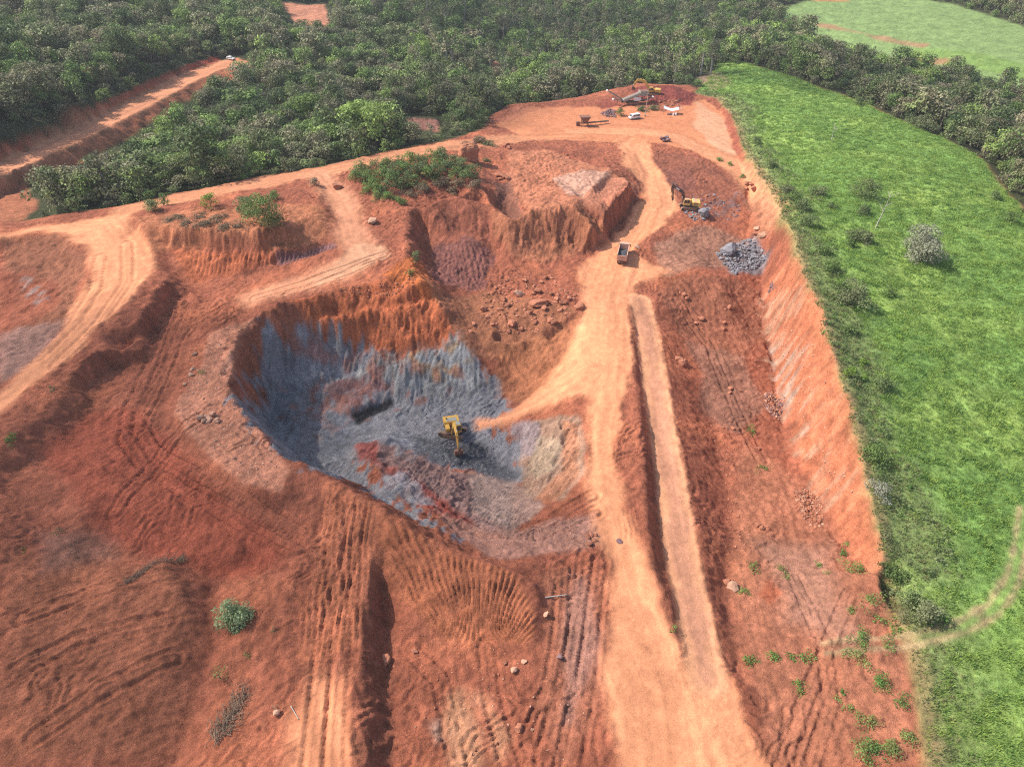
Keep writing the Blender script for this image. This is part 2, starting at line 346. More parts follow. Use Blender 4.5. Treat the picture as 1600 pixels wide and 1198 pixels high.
def hit_on(G, px, py):
    """where the bearing through a photo pixel meets the ground"""
    dx, dy, dz = ray(px, py)
    t = np.arange(45.0, 900.0, 0.4)
    z = CAM_H - dz * t
    below = z < bil(G, dx * t, dy * t)
    k = int(np.argmax(below)) if below.any() else len(t) - 1
    a, b = t[max(0, k - 1)], t[k]
    for _ in range(8):
        m = (a + b) / 2
        if CAM_H - dz * m < float(bil(G, dx * m, dy * m)): b = m
        else: a = m
    return (dx * b, dy * b, CAM_H - dz * b)

def poly_dist(poly, x, y, closed=True):
    """signed distance (positive inside) to a polygon, or distance to a line"""
    P = np.asarray(poly, float)[:, :2]
    d2 = np.full(x.shape, 1e12); inside = np.zeros(x.shape, bool)
    n = len(P)
    for k in range(n if closed else n - 1):
        ax, ay = P[k]; bx, by = P[(k + 1) % n]
        ex, ey = bx - ax, by - ay
        l2 = ex * ex + ey * ey + 1e-9
        t = np.clip(((x - ax) * ex + (y - ay) * ey) / l2, 0, 1)
        d2 = np.minimum(d2, (x - ax - t * ex) ** 2 + (y - ay - t * ey) ** 2)
        if closed:
            c = ((ay > y) != (by > y)) & (x < (bx - ax) * (y - ay) / (by - ay + 1e-12) + ax)
            inside ^= c
    d = np.sqrt(d2)
    return np.where(inside, d, -d) if closed else d

def upsample(A, k, shp):
    yi = np.minimum(np.arange(shp[0]) / k, A.shape[0] - 1.001); xi = np.minimum(np.arange(shp[1]) / k, A.shape[1] - 1.001)
    j = yi.astype(int); i = xi.astype(int); v = (yi - j)[:, None].astype(np.float32); u = (xi - i)[None, :].astype(np.float32)
    R = A[j] * (1 - v) + A[j + 1] * v
    return R[:, i] * (1 - u) + R[:, i + 1] * u

def raster_mask(poly, soft, noise=0.0, seed=0, G=None):
    """soft 0..1 mask of a ground polygon, on the raster"""
    P = np.asarray(poly, float)[:, :2]
    pad = soft + noise * 2 + 2
    a0 = max(0, int((P[:, 0].min() - pad - GX0) / GS)); a1 = min(GW, int((P[:, 0].max() + pad - GX0) / GS) + 2)
    b0 = max(0, int((P[:, 1].min() - pad - GY0) / GS)); b1 = min(GH, int((P[:, 1].max() + pad - GY0) / GS) + 2)
    M = np.zeros((GH, GW), np.float32)
    if a1 <= a0 or b1 <= b0: return M
    k = 4 if (a1 - a0) * (b1 - b0) > 300000 else 1
    if k > 1: a0, b0 = a0 // k * k, b0 // k * k
    X, Y = np.meshgrid(GX0 + GS * np.arange(a0, a1 + k, k), GY0 + GS * np.arange(b0, b1 + k, k))
    d = poly_dist(P, X, Y)
    if k > 1: d = upsample(d.astype(np.float32), k, (b1 - b0, a1 - a0))
    else: d = d[:b1 - b0, :a1 - a0]
    if noise:
        nz = noise * fbm(X / (noise * 5 + 1), Y / (noise * 5 + 1), 4, seed)
        d = d + (upsample(nz.astype(np.float32), k, d.shape) if k > 1 else nz[:b1 - b0, :a1 - a0])
    M[b0:b1, a0:a1] = sstep(-soft, soft, d)
    return M

def line_mask(line, width, soft, noise=0.0, seed=0):
    P = np.asarray(line, float)[:, :2]
    pad = width + soft + noise * 2 + 2
    a0 = max(0, int((P[:, 0].min() - pad - GX0) / GS)); a1 = min(GW, int((P[:, 0].max() + pad - GX0) / GS) + 2)
    b0 = max(0, int((P[:, 1].min() - pad - GY0) / GS)); b1 = min(GH, int((P[:, 1].max() + pad - GY0) / GS) + 2)
    M = np.zeros((GH, GW), np.float32)
    if a1 <= a0 or b1 <= b0: return M
    X, Y = np.meshgrid(GX0 + GS * np.arange(a0, a1), GY0 + GS * np.arange(b0, b1))
    d = width / 2 - poly_dist(P, X, Y, False)
    if noise: d = d + noise * fbm(X / (noise * 5 + 1), Y / (noise * 5 + 1), 4, seed)
    M[b0:b1, a0:a1] = sstep(-soft, soft, d)
    return M

def G0(pts): return [hit_on(H0, *p) for p in pts]

# natural ground (meadow, woods) is smooth, the workings keep their crests
MEADOW_XY = [at(*p)[:2] for p in EDGE] + [(60, 5), (560, 5), (560, 400)] + [at(*p)[:2] for p in reversed(SKY)]
WOODS_XY = [at(*p)[:2] for p in [(-150,372,11.5),(0,345,12),(90,332,12.2),(205,314,12.4),(300,294,13),(400,275,13.5),(500,257,13.5),(600,236,13),(690,219,12.2),(755,205,9),
            (765,186,3),(785,170,3),(812,158,2),(850,160,2),(900,151,2),(945,144,3),(985,132,3),(1050,126,4),(1090,138,6),(1125,100,3.5)]] + \
           [at(*p)[:2] for p in SKY[1:]] + [(560, 420), (560, 820), (-520, 820), (-520, 150)]
H1 = box1(box1(H0, 1, 0), 1, 1)
M_MEADOW = raster_mask(MEADOW_XY, 1.2, 1.0, 3)
M_WOODS = raster_mask(WOODS_XY, 2.0, 1.2, 4)
cutroad = line_mask([at(*p) for p in [(-120,300,13),(0,250,13),(60,220,13),(150,180,13),(230,143,12),(300,112,11),(350,97,10)]], 40, 10)
natb = (np.clip(raster_mask(MEADOW_XY, .6) + raster_mask(WOODS_XY, .6), 0, 1) * (1 - cutroad)).astype(np.float32) + 1e-4
Hl = blur(H0 * natb, 7.0) / blur(natb, 7.0)
nat = np.clip(blur(np.clip(raster_mask(MEADOW_XY, 3.0) + raster_mask(WOODS_XY, 3.0), 0, 1) - 0.0, 2.0), 0, 1)
nat = sstep(0.75, 1.0, nat) * (1 - cutroad) * (1 - raster_mask([at(*q) for q in [(612,184,12),(632,180,12.5),(682,180,12),(698,186,10.5),(698,212,8.8),(612,212,8.6)]], 2.5))
HT = H1 * (1 - nat) + Hl * nat
# ------------------------------------------------------------------ ground cover: what soil lies where (soil colours, with a few painted shade bands and sunlit patches)
def hit(px, py): return hit_on(HT, px, py)
def W(pts): return [hit(*p) for p in pts]

HAUL_L = [(1000,200),(988,228),(1012,270),(1022,320),(1000,362),(973,402),(956,450),(950,500),(950,550),(945,610),(935,680),(940,760),(958,850),(980,930),(1010,1005),(1040,1085),(1052,1198)]
RAMP_L = [(945,575),(905,592),(870,615),(840,634),(800,650),(765,660),(740,665)]
LEFT_L = [(-20,640),(0,634),(40,596),(100,545),(140,500),(170,455),(190,420),(185,385),(160,352),(110,352),(40,360),(-40,368)]
STRIP_L = [(1000,470),(1015,540),(1024,600),(1036,680),(1050,760),(1062,850),(1078,930),(1092,1000),(1105,1060)]
UPPER_L = [(205,328),(300,307),(400,287),(500,268),(600,247),(700,229),(765,222),(820,214),(900,212)]
SPUR_L = [(500,276),(530,310),(545,340),(552,372),(572,395),(540,418),(490,440),(440,456),(400,464)]
CUT_L = [(0,268),(60,241),(150,198),(230,158),(300,122),(350,101),(372,93)]
PATH_L = [(1290,1012),(1370,1006),(1430,1000),(1500,982),(1550,955),(1580,910),(1594,860),(1602,800)]
DOZ_L = [(285,470),(262,540),(240,600),(215,650),(205,680),(225,715),(290,750),(380,800),(460,850)]
LOOP_L = [(935,790),(880,812),(820,832),(760,830),(700,792)]
YARD_L = [(1215,330),(1175,285),(1140,255),(1100,235),(1060,215),(1000,205),(900,205)]
MAIN2_L = [(560,1180),(520,1050),(525,950),(530,850),(540,780)]
wl = {}
for nm, l in dict(haul=HAUL_L, ramp=RAMP_L, left=LEFT_L, strip=STRIP_L, upper=UPPER_L, spur=SPUR_L, cut=CUT_L, path=PATH_L, doz=DOZ_L, loop=LOOP_L, yard=YARD_L, main2=MAIN2_L).items():
    wl[nm] = W(l)

def line_coords(line, wmax):
    """signed offset from and distance along a centre line, on the raster"""
    P = np.asarray(line, float)[:, :2]
    a0 = max(0, int((P[:, 0].min() - wmax - GX0) / GS)); a1 = min(GW, int((P[:, 0].max() + wmax - GX0) / GS) + 2)
    b0 = max(0, int((P[:, 1].min() - wmax - GY0) / GS)); b1 = min(GH, int((P[:, 1].max() + wmax - GY0) / GS) + 2)
    X, Y = np.meshgrid(GX0 + GS * np.arange(a0, a1), GY0 + GS * np.arange(b0, b1))
    best = np.full(X.shape, 1e9); sd_ = np.zeros(X.shape); al = np.zeros(X.shape); acc = 0.0
    for k in range(len(P) - 1):
        e = P[k + 1] - P[k]; ln = math.hypot(*e); e = e / ln
        t = np.clip((X - P[k, 0]) * e[0] + (Y - P[k, 1]) * e[1], 0, ln)
        rx = X - P[k, 0] - t * e[0]; ry = Y - P[k, 1] - t * e[1]
        d = np.hypot(rx, ry); m = d < best
        best[m] = d[m]; sd_[m] = (np.sign(rx * e[1] - ry * e[0]) * d)[m]; al[m] = (acc + t)[m]
        acc += ln
    return (slice(b0, b1), slice(a0, a1)), best, sd_, al

ROAD_D = np.full((GH, GW), 1e3, np.float32)      # offset from the nearest track centre line
ROAD_S = np.zeros((GH, GW), np.float32)
ROAD_B = np.full((GH, GW), 1e3, np.float32)
for k, nm in enumerate(wl):
    sl, b, d, s = line_coords(wl[nm], 22)
    m = b < ROAD_B[sl]
    for A, v in ((ROAD_D, d), (ROAD_S, s + 500 * k), (ROAD_B, b)):
        sub = A[sl]; sub[m] = v[m]

RED = (.350, .116, .064); DRED = (.245, .078, .045); ORANGE = (.440, .145, .065); TAN = (.600, .292, .155); PALE = (.480, .235, .150)
BROWN = (.235, .110, .066); GREY = (.225, .228, .240); DGREY = (.060, .062, .070); LGREY = (.30, .275, .26); OCHRE = (.42, .25, .11); PURPLE = (.170, .075, .062)
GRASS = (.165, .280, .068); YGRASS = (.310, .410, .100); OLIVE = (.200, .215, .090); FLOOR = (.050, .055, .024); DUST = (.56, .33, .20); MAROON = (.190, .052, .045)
X, Y = np.meshgrid(GX0 + GS * np.arange(GW), GY0 + GS * np.arange(GH))
Xc, Yc = X[::4, ::4], Y[::4, ::4]
def cfbm(sx, sy, oct, seed): return upsample(fbm(Xc / sx, Yc / sy, oct, seed).astype(np.float32), 4, X.shape)
n1 = cfbm(14, 14, 3, 11); n2 = np.zeros(X.shape, np.float32)
n2[:860, 640:1640] = fbm(X[:860, 640:1640] / 3.0, Y[:860, 640:1640] / 3.0, 4, 21)
def mixc(Cc, col, m):
    m = np.asarray(m)[..., None]
    return Cc * (1 - m) + np.asarray(col, np.float32) * m
GC = np.zeros((GH, GW, 3), np.float32) + np.asarray(RED, np.float32)
GC = mixc(GC, DRED, np.clip(.35 + n1 * 1.1 + n2 * .4, 0, 1) * .7)
GC = mixc(GC, ORANGE, np.clip(-n1 * 1.2 - .05, 0, 1) * .6)

def soil(c):
    return (c[0] * 1.06, c[1] * .92, c[2] * .86) if c[0] > 1.6 * c[1] and c[1] / c[0] < .5 else c
def paint(pts, col, soft=1.0, noise=1.5, amt=1.0, seed=0, spots=None, streak=None):
    """lay a soil over a patch; streak = (x scale, y scale, metres): ragged edge drawn out along the fall line"""
    global GC
    P = W(pts); col = soil(col)
    if streak:
        Q = np.asarray(P)[:, :2]; pad = 12
        a0, a1 = [int((v - GX0) / GS) for v in (Q[:, 0].min() - pad, Q[:, 0].max() + pad)]; b0, b1 = [int((v - GY0) / GS) for v in (Q[:, 1].min() - pad, Q[:, 1].max() + pad)]
        xs, ys = X[b0:b1, a0:a1], Y[b0:b1, a0:a1]
        d = poly_dist(Q, xs, ys) + streak[2] * (1.5 * perlin(xs / streak[0], ys / streak[1], 171 + seed) + .8 * perlin(xs / streak[0] * 2.3, ys / streak[1] * 2, 173 + seed) + 1.2 * perlin(xs / 6, ys / 6, 175 + seed))
        M = np.zeros((GH, GW), np.float32); M[b0:b1, a0:a1] = sstep(-soft * .5, soft * .5, d)
    else:
        M = raster_mask(P, max(.35, soft * .55), noise, seed)
    if spots is not None: M = M * sstep(spots[0], spots[1], n2 + .5 * n1)
    GC = mixc(GC, col, M * amt)
    return M
def stripe(line, width, col, soft=1.2, noise=.8, amt=1.0, seed=0):
    global GC
    M = line_mask(line, width, soft, noise, seed)
    GC = mixc(GC, col, M * amt)
    return M

# meadow side and far ground
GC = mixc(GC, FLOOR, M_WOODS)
gm = cfbm(26, 18, 4, 31); gm2 = cfbm(5, 3.5, 2, 33)
mead = np.zeros((GH, GW, 3), np.float32) + np.asarray(GRASS, np.float32)
mead = mixc(mead, YGRASS, np.clip(.25 + gm * 1.3 + gm2 * .5, 0, 1) * .75)
GC = GC * (1 - M_MEADOW[..., None]) + mead * M_MEADOW[..., None]
edge_d = upsample(poly_dist([at(*p)[:2] for p in EDGE], Xc[:226], Yc[:226], False).astype(np.float32), 4, X[:900].shape)
eb = np.zeros((GH, GW), np.float32); eb[:900] = sstep(15, 2, edge_d + 6 * gm[:900] + 3 * gm2[:900])
GC = mixc(GC, OLIVE, eb * M_MEADOW * .6)
eb2 = np.zeros((GH, GW), np.float32); eb2[:900] = sstep(3.2, .6, edge_d + 1.2 * gm2[:900])
GC = mixc(GC, (.30, .19, .10), eb2 * M_MEADOW * .8)
# far meadow behind the wooded valley
M_FARM = paint([(1215,22),(1240,8),(1300,-14),(1420,-4),(1500,8),(1560,30),(1640,60),(1700,180),(1600,150),(1520,122),(1420,108),(1330,90),(1265,58)], (.190, .270, .095), 3, 4)
paint([(1430,78),(1520,82),(1640,110),(1640,135),(1540,112),(1460,95)], (.175, .265, .07), 3, 3)
stripe(W([(1262,34),(1300,42),(1350,55),(1400,66),(1440,71)]), 4.5, (.33,.17,.10), 1.5, 4, .8)
stripe(W([(1180,-2),(1250,-3),(1320,2)]), 6, ORANGE, 2, 2, .8)
for q in [[(1340,85),(1365,78),(1360,92)],[(1430,90),(1480,92),(1500,102),(1440,98)],[(1290,62),(1310,66),(1296,76)]]: paint(q, (.30,.15,.08), 2, 2, .8)
paint([(440,6),(508,8),(516,56),(466,42)], PALE, 2, 2); paint([(760,142),(790,148),(800,160),(775,158)], (.3,.16,.1), 2, 2, .7)
paint([(120,98),(150,104),(140,114),(118,108)], (.36,.18,.11), 2, 2)
paint([(755,85),(775,95),(790,120),(765,110)], (.3,.15,.1), 2, 2)
paint([(1085,120),(1130,112),(1145,130),(1110,142)], (.30,.2,.13), 2, 2, .7)
GC = mixc(GC, (.46,.20,.15), raster_mask([at(*q) for q in [(618,192,10.5),(632,185,12.5),(682,185,12),(692,192,10.5),(690,207,8.8),(622,206,8.6)]], .6, .8, 4) * .95)
# workings: broad soils
paint([(0,372),(90,370),(140,400),(125,450),(60,550),(0,600)], BROWN, 2, 2, .8)
paint([(0,430),(60,420),(100,470),(40,520),(0,530)], DRED, 2, 2, .6)
paint([(35,440),(75,440),(80,480),(40,475)], LGREY, 1, 1.5, .55, spots=(0,.3))
paint([(0,520),(110,495),(60,560),(0,600)], (.33,.19,.15), 2, 1.5, .7)
paint([(60,700),(140,640),(215,640),(330,760),(470,860),(440,890),(340,900),(160,850)], (.30,.088,.052), 3, 2, .85)
paint([(0,840),(160,880),(290,890),(310,960),(250,1198),(0,1198)], (.30,.125,.07), 3, 3, .7)
paint([(40,820),(170,830),(190,870),(60,900)], (.22,.12,.09), 3, 3, .55)
paint([(325,522),(395,500),(376,520),(366,560),(356,604),(372,634),(430,704),(455,735),(440,770),(380,757),(345,727),(298,682),(274,646),(282,620),(318,565)], PALE, 1, .8, .9)
paint([(365,540),(340,600),(360,560)], (.3,.19,.14), 1, 1, .5)
paint([(205,340),(500,320),(520,350),(510,372),(430,395),(270,380),(235,400)], (.40,.18,.095), 1.5, 1, .7)
paint([(428,398),(523,380),(527,388),(435,416)], (.19,.10,.10), .8, .5, .8)
paint([(265,390),(345,398),(430,400),(430,415),(300,440)], ORANGE, 1, 1, .6)
# pit: orange upper wall, grey ore below
paint([(450,470),(500,464),(590,437),(650,428),(683,465),(714,522),(600,560),(500,520)], ORANGE, 1.0, 1.2, .9)
paint([(600,430),(655,405),(672,440),(690,475),(640,450)], (.46,.155,.055), 1.2, 1, .9)
ORE = [(425,520),(470,512),(520,520),(560,545),(610,560),(625,572),(665,553),(716,530),(738,556),(775,604),(810,640),(765,665),(815,690),(812,748),(760,745),(700,732),(640,712),(600,705),(560,735),(620,765),(680,820),(720,850),(640,812),(560,762),(500,738),(430,704),(372,632),(400,560)]
M_ORE = paint(ORE, GREY, .9, 1.6, .95, 5, streak=(1.1, 3.2, 2.4))
paint([(430,510),(500,515),(600,560),(620,600),(560,590),(480,560)], (.27,.125,.095), 1.5, 2.5, .7, 6, spots=(-.15,.2), streak=(1.3,3.,2.0))
paint([(560,580),(625,560),(720,530),(770,600),(700,630),(610,620)], (.27,.265,.25), 1, 2, .7, 7, streak=(.9,3.,2.2))
paint([(640,560),(720,530),(745,565),(700,590),(650,590)], OCHRE, 1, 2, .75, 8, spots=(-.1,.25), streak=(.7,3.,2.0))
paint([(505,595),(600,580),(612,612),(545,640),(510,630)], (.26,.115,.10), 1, 2, .7, 9, streak=(1.5,1.5,2.0))
paint([(440,520),(620,565),(720,560),(740,600),(620,645),(500,690),(430,640)], (.31,.14,.10), 1, 2, .65, 31, spots=(.12,.32)); paint([(440,520),(620,565),(720,560),(760,640),(620,690),(500,700),(430,640)], (.34,.335,.33), 1, 2, .6, 32, spots=(-.28,-.5))
paint([(545,648),(612,620),(618,632),(560,662)], (.028,.027,.028), .5, .8, 1.0)  # black undercut below the ledge: its shade put into the soil colour
paint([(430,640),(540,650),(560,700),(480,720)], (.14,.145,.16), 2, 2, .6)
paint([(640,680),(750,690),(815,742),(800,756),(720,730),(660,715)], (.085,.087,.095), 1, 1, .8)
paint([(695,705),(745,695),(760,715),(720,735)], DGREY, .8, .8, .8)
paint([(548,712),(600,690),(720,738),(800,752),(800,840),(700,800),(640,760)], (.25,.20,.19), 1, 1.5, .6, 3)
paint([(555,700),(590,695),(600,725),(640,745),(700,790),(745,825),(700,825),(620,745),(560,722)], (.27,.07,.055), 1, 1.2, .85, 4)
paint([(590,735),(640,745),(690,800),(660,790),(600,765)], (.30,.29,.30), 1, 1.2, .8, 5)
paint([(730,735),(800,752),(860,790),(800,830),(740,800)], (.36,.25,.20), 1, 1.2, .75, 6)
paint([(820,660),(910,650),(912,740),(880,780),(820,775),(810,720)], (.40,.255,.175), 1, 1, .85, 7)
paint([(800,665),(845,660),(840,715),(815,715)], (.33,.26,.26), 1, 1, .8, 8)
paint([(838,690),(878,690),(870,735),(840,752),(825,745)], (.45,.33,.22), .8, .6, .7, 9)
paint([(880,660),(905,665),(902,745),(860,790),(830,780),(880,740)], (.45,.21,.115), .8, .8, .7, 10)
paint([(680,800),(760,832),(930,800),(940,850),(850,870),(760,868)], (.40,.21,.155), 1.5, 1.5, .8)
# cirque and knob
paint([(640,345),(755,300),(770,395),(757,456),(690,437),(655,400)], (.27,.105,.066), 1, 1.2, .9)
paint([(680,385),(725,365),(770,395),(757,456),(700,445),(672,430)], (.20,.095,.085), .8, 1.5, .8, 12, streak=(.9,3.,1.5))
paint([(770,330),(860,320),(940,345),(945,385),(850,416),(800,400),(770,370)], (.33,.145,.082), 1, 1.5, .9)
paint([(770,285),(800,280),(815,340),(785,335)], (.13,.075,.06), .8, .8, .6)
paint([(790,235),(860,235),(960,270),(1000,295),(960,300),(905,320),(840,340),(800,310)], (.43,.195,.115), 2, 2, .8)
paint([(860,280),(910,268),(955,270),(925,300),(890,308)], (.50,.29,.21), 1.5, 1, .8)
paint([(905,312),(955,275),(985,287),(940,340)], (.47,.215,.135), .8, .6, .8)
paint([(665,440),(760,456),(860,470),(910,480),(850,530),(770,560),(740,560)], (.30,.145,.08), 1.5, 1.5, .7)
paint([(780,540),(860,530),(900,500),(900,560),(830,630),(780,620)], (.36,.165,.082), 1.5, 1, .7)
# right side
paint([(1010,240),(1080,240),(1165,300),(1150,340),(1080,305),(1030,290)], (.24,.098,.062), 1.5, 1.5, .9)
paint([(1030,265),(1080,265),(1090,300),(1040,292)], PURPLE, 1.5, 1.5, .6)
M_BLUE = paint([(1065,325),(1100,325),(1150,300),(1165,315),(1140,345),(1090,345)], (.19,.135,.135), 1.5, 2, .6, 2, spots=(-.2,.25))
paint([(1120,385),(1180,368),(1205,395),(1190,425),(1140,430)], (.20,.19,.20), 1.5, 1.5, .85)
paint([(1022,380),(1100,350),(1180,370),(1140,420),(1040,430)], (.33,.185,.125), 2, 2, .6)
paint([(1025,455),(1080,428),(1150,440),(1190,460),(1200,520),(1160,560),(1100,540),(1060,520)], (.265,.115,.07), 1.5, 2, .8)
paint([(1080,540),(1160,560),(1200,640),(1150,680),(1100,640)], (.25,.125,.085), 2, 2, .7)
paint([(1195,440),(1250,400),(1285,500),(1320,620),(1378,880),(1400,980),(1340,880),(1256,740),(1214,600)], (.45,.180,.098), 1.2, 1.2, .9)
paint([(1195,470),(1225,450),(1255,560),(1300,700),(1310,800),(1256,740),(1216,620)], (.47,.31,.205), 1.2, 3.0, .5, 14, spots=(-.3,.25), streak=(2.,2.0,3.0))
paint([(1205,540),(1240,560),(1280,700),(1262,740),(1225,640)], (.33,.28,.235), 1.5, 2.5, .6, 15, spots=(-.1,.25))
paint([(1160,690),(1260,750),(1380,930),(1420,1040),(1430,1198),(1200,1198),(1150,1000),(1145,860)], (.36,.165,.10), 3, 2.5, .75)
paint([(1180,850),(1300,850),(1330,1000),(1220,980)], (.31,.175,.125), 4, 3, .55)
paint([(1185,930),(1200,905),(1220,925),(1205,945)], (.34,.115,.062), .6, .5, .9)
# roads
M_ROAD = np.zeros((GH, GW), np.float32)
def road(M):
    global M_ROAD
    M_ROAD = np.maximum(M_ROAD, M)
road(paint([(985,205),(962,222),(978,262),(1003,288),(1006,312),(985,346),(958,376),(930,398),(905,425),(912,470),(900,520),(878,562),(848,604),(800,642),(742,656),(742,674),(800,664),(860,641),(905,616),(924,624),(924,660),(918,700),(918,760),(924,792),(934,832),(945,890),(945,960),(942,1040),(948,1120),(965,1230),
            (1225,1230),(1170,1130),(1135,1050),(1105,1010),(1062,1030),(1045,985),(1022,915),(996,850),(976,790),(966,740),(960,700),(964,650),(985,600),(985,540),(982,480),(1000,442),(1050,426),(1012,408),(992,398),(1002,378),(1040,350),(1062,325),(1045,290),(1022,256),(1012,225)], TAN, 2.2, 1.8, .95))
road(stripe(wl['strip'], 5.6, TAN, .6, .3, .9)); stripe(wl['strip'], 2.8, (.42,.195,.125), .8, 1.4, .7, 3)
road(paint([(-20,380),(0,368),(60,352),(150,342),(205,332),(203,350),(230,382),(243,418),(205,468),(150,516),(100,562),(50,604),(0,650),(-20,668),(-20,630),(0,615),(60,555),(100,510),(117,480),(140,442),(143,410),(130,385),(100,368),(60,362)], TAN, 2.2, 1.6, .95))
road(stripe(wl['upper'], 9, (.54,.235,.12), 1.6, 1.6, .85))
road(stripe(wl['spur'], 8, (.54,.25,.14), 2.2, 2.0, .8))
road(paint([(490,442),(560,378),(600,385),(612,400),(560,425),(500,447)], (.54,.28,.165), 1.5, 1, .8))
def paint_xy(P, col, soft, noise, amt, seed=0):
    global GC
    GC = mixc(GC, soil(col), raster_mask(P, soft, noise, seed) * amt)
_rl = [(-120,328,10),(0,278,10),(60,251,10),(150,209,10),(230,168,10),(300,130,10),(350,107,10),(388,97,10)]
_fl = [(-100,350,5.4),(0,306,5.4),(60,281,5.6),(110,261,5.8),(180,226,6),(250,184,6.4),(310,147,7),(385,116,8)]
_bl = [(-120,280,13.6),(0,230,13.6),(80,197,13.6),(150,166,13.4),(220,132,13),(292,101,12.2),(312,96,11.5),(340,87,10.2)]
_tl = [(-120,304,10),(0,254,10),(60,227,10),(150,185,10),(230,145,10),(290,113,10),(345,96,10)]
paint_xy([at(*q) for q in _rl] + [at(*q) for q in reversed(_fl)], (.42,.17,.095), 1.5, 2.0, .9)
paint_xy([at(*q) for q in _bl] + [at(*q) for q in reversed(_tl)], (.38,.095,.055), .8, .6, .95)
paint([(-40,300),(0,285),(40,290),(60,320),(30,345),(-40,360)], (.36,.15,.085), 1.5, 1.5, .9)
road((lambda M: (globals().__setitem__('GC', mixc(GC, (.58,.245,.13), M * .92)), M)[1])(raster_mask([at(*q) for q in _tl] + [at(372,92,10)] + [at(*q) for q in reversed(_rl)], .8, .8, 2)))
M_YARD = paint([(775,195),(815,168),(900,168),(980,165),(1040,175),(1100,155),(1130,180),(1150,245),(1215,325),(1180,310),(1140,270),(1080,235),(1010,222),(900,220),(820,216)], (.50,.225,.115), 1.5, 1.5, .85)
road(M_YARD)
stripe(wl['yard'], 7, TAN, 2, 1.5, .5)
paint([(1090,160),(1130,185),(1150,245),(1120,235),(1085,200)], DUST, 2, 2, .6)
paint([(985,140),(1050,134),(1090,148),(1080,165),(1010,160),(990,150)], MAROON, 1, 1, .9)
paint([(930,160),(960,150),(968,165),(940,172)], (.22,.07,.05), .8, .5, .9)
paint([(765,192),(812,164),(835,172),(800,190)], (.36,.15,.09), 1, 1, .7)
paint([(1128,165),(1142,180),(1165,240),(1150,240),(1135,200)], (.26,.085,.055), .8, .8, .8)
stripe(wl['path'], .9, (.35,.25,.13), .5, .4, .0)
for off in (-.9, .9):
    P = np.asarray(wl['path'])[:, :2]; T = np.gradient(P, axis=0); T /= np.linalg.norm(T, axis=1)[:, None]
    stripe(P + off * np.c_[-T[:, 1], T[:, 0]], .8, (.40,.28,.15), .45, .5, .85, 9)
road(paint([(480,1050),(562,1045),(560,1230),(440,1230),(455,1120)], (.52,.25,.135), 3.5, 2.5, .8))  # lower ramp: sunlight past the cloud edge put into the soil colour
paint([(700,1085),(720,1080),(760,1198),(740,1230),(700,1230)], (.52,.26,.145), 2.5, 2, .8); paint([(745,1090),(770,1095),(800,1150),(780,1180)], (.52,.26,.145), 2, 1.6, .7)  # sunlit patches at the cloud edge, painted as lighter soil
paint([(670,1130),(690,1120),(700,1160),(675,1170)], (.36,.26,.2), 1, 1, .7)
paint([(470,800),(500,790),(500,1040),(455,1040)], (.32,.12,.068), 1, .8, .5)
paint([(500,745),(590,790),(590,870),(565,1000),(500,1040),(465,1030),(500,850)], (.39,.155,.085), 1, .6, .8)
paint([(592,800),(700,862),(812,900),(835,960),(835,1005),(740,1000),(690,995),(640,950),(592,872)], (.37,.145,.075), 1, .8, .8)
paint([(560,900),(604,900),(608,1230),(560,1230)], (.25,.105,.065), .6, .6, .6)  # dark strip: shade on the trench bank painted into the soil
paint([(850,900),(945,880),(945,1100),(880,1190),(840,1100)], (.33,.145,.09), 2, 2, .7)
paint([(870,1000),(900,900),(920,900),(930,1040),(890,1120)], (.32,.19,.155), 2, 2, .5)
CH_GRASS = np.clip(M_MEADOW, 0, 1)
# vertical soil relief belongs to slopes; keep a smoothed gradient for the gullies
gyy, gxx = np.gradient(blur(HT, 1.5), GS)
SLOPE = np.hypot(gxx, gyy)
gyb, gxb = np.gradient(blur(HT, 3.5), GS)
NAT = np.clip(M_MEADOW + M_WOODS, 0, 1) * (1 - cutroad * .999)

# rib fields left by tracked machines: (polygon, spacing m, height m, kind, data)
APEX = np.array(hit(742, 1003)[:2])
RIB = np.zeros((GH, GW), np.float32); RIBPH = np.zeros((GH, GW), np.float32)
wx_ = 0.9 * cfbm(5, 5, 2, 41)
def ribs(pts, phase, amp):
    global RIB, RIBPH
    M = raster_mask(W(pts), 1.0, .6, 6)
    RIBPH = np.where(M * amp > RIB, phase, RIBPH); RIB = np.maximum(RIB, M * amp)
ang = np.arctan2(X - APEX[0], Y - APEX[1] + 6)
ribs([(605,805),(700,862),(812,902),(832,960),(832,1000),(745,998),(690,990),(640,945),(600,880)], (ang * 15 + wx_ * .8) / .85, .20)
ribs([(505,750),(585,790),(588,850),(578,920),(564,1000),(540,1030),(490,1030),(465,980),(500,860)], (X + wx_ * .8 + .1 * Y) / .85, .17)
ribs([(850,905),(910,880),(925,980),(905,1090),(860,1060)], (X * .35 + Y + wx_) / .7, .07)
ribs([(700,740),(800,765),(830,820),(770,825),(720,790)], (X - .5 * Y + wx_) / .7, .10)
ribs([(625,720),(690,735),(735,760),(700,800),(650,775)], (X - .2 * Y + wx_) / .8, .14)
ribs([(430,400),(520,380),(526,388),(436,416)], (X + wx_ * .5) / .9, .16)
ribs([(365,545),(400,560),(408,610),(370,625)], (Y + wx_ * .6) / .8, .10)
ribs([(85,690),(140,620),(150,650),(100,705)], (X - Y + wx_) / .7, .08)
ribs([(330,470),(400,470),(385,495),(335,505)], (X + .3 * Y + wx_) / .7, .08)
ribs([(480,500),(600,484),(683,465),(716,528),(772,600),(700,632),(612,625),(540,580),(480,540)], (X + wx_ * 2.6) / 1.2, .10)
ribs([(700,380),(765,395),(757,450),(700,440)], (X + .2 * Y + wx_ * 1.6) / 1.2, .10)
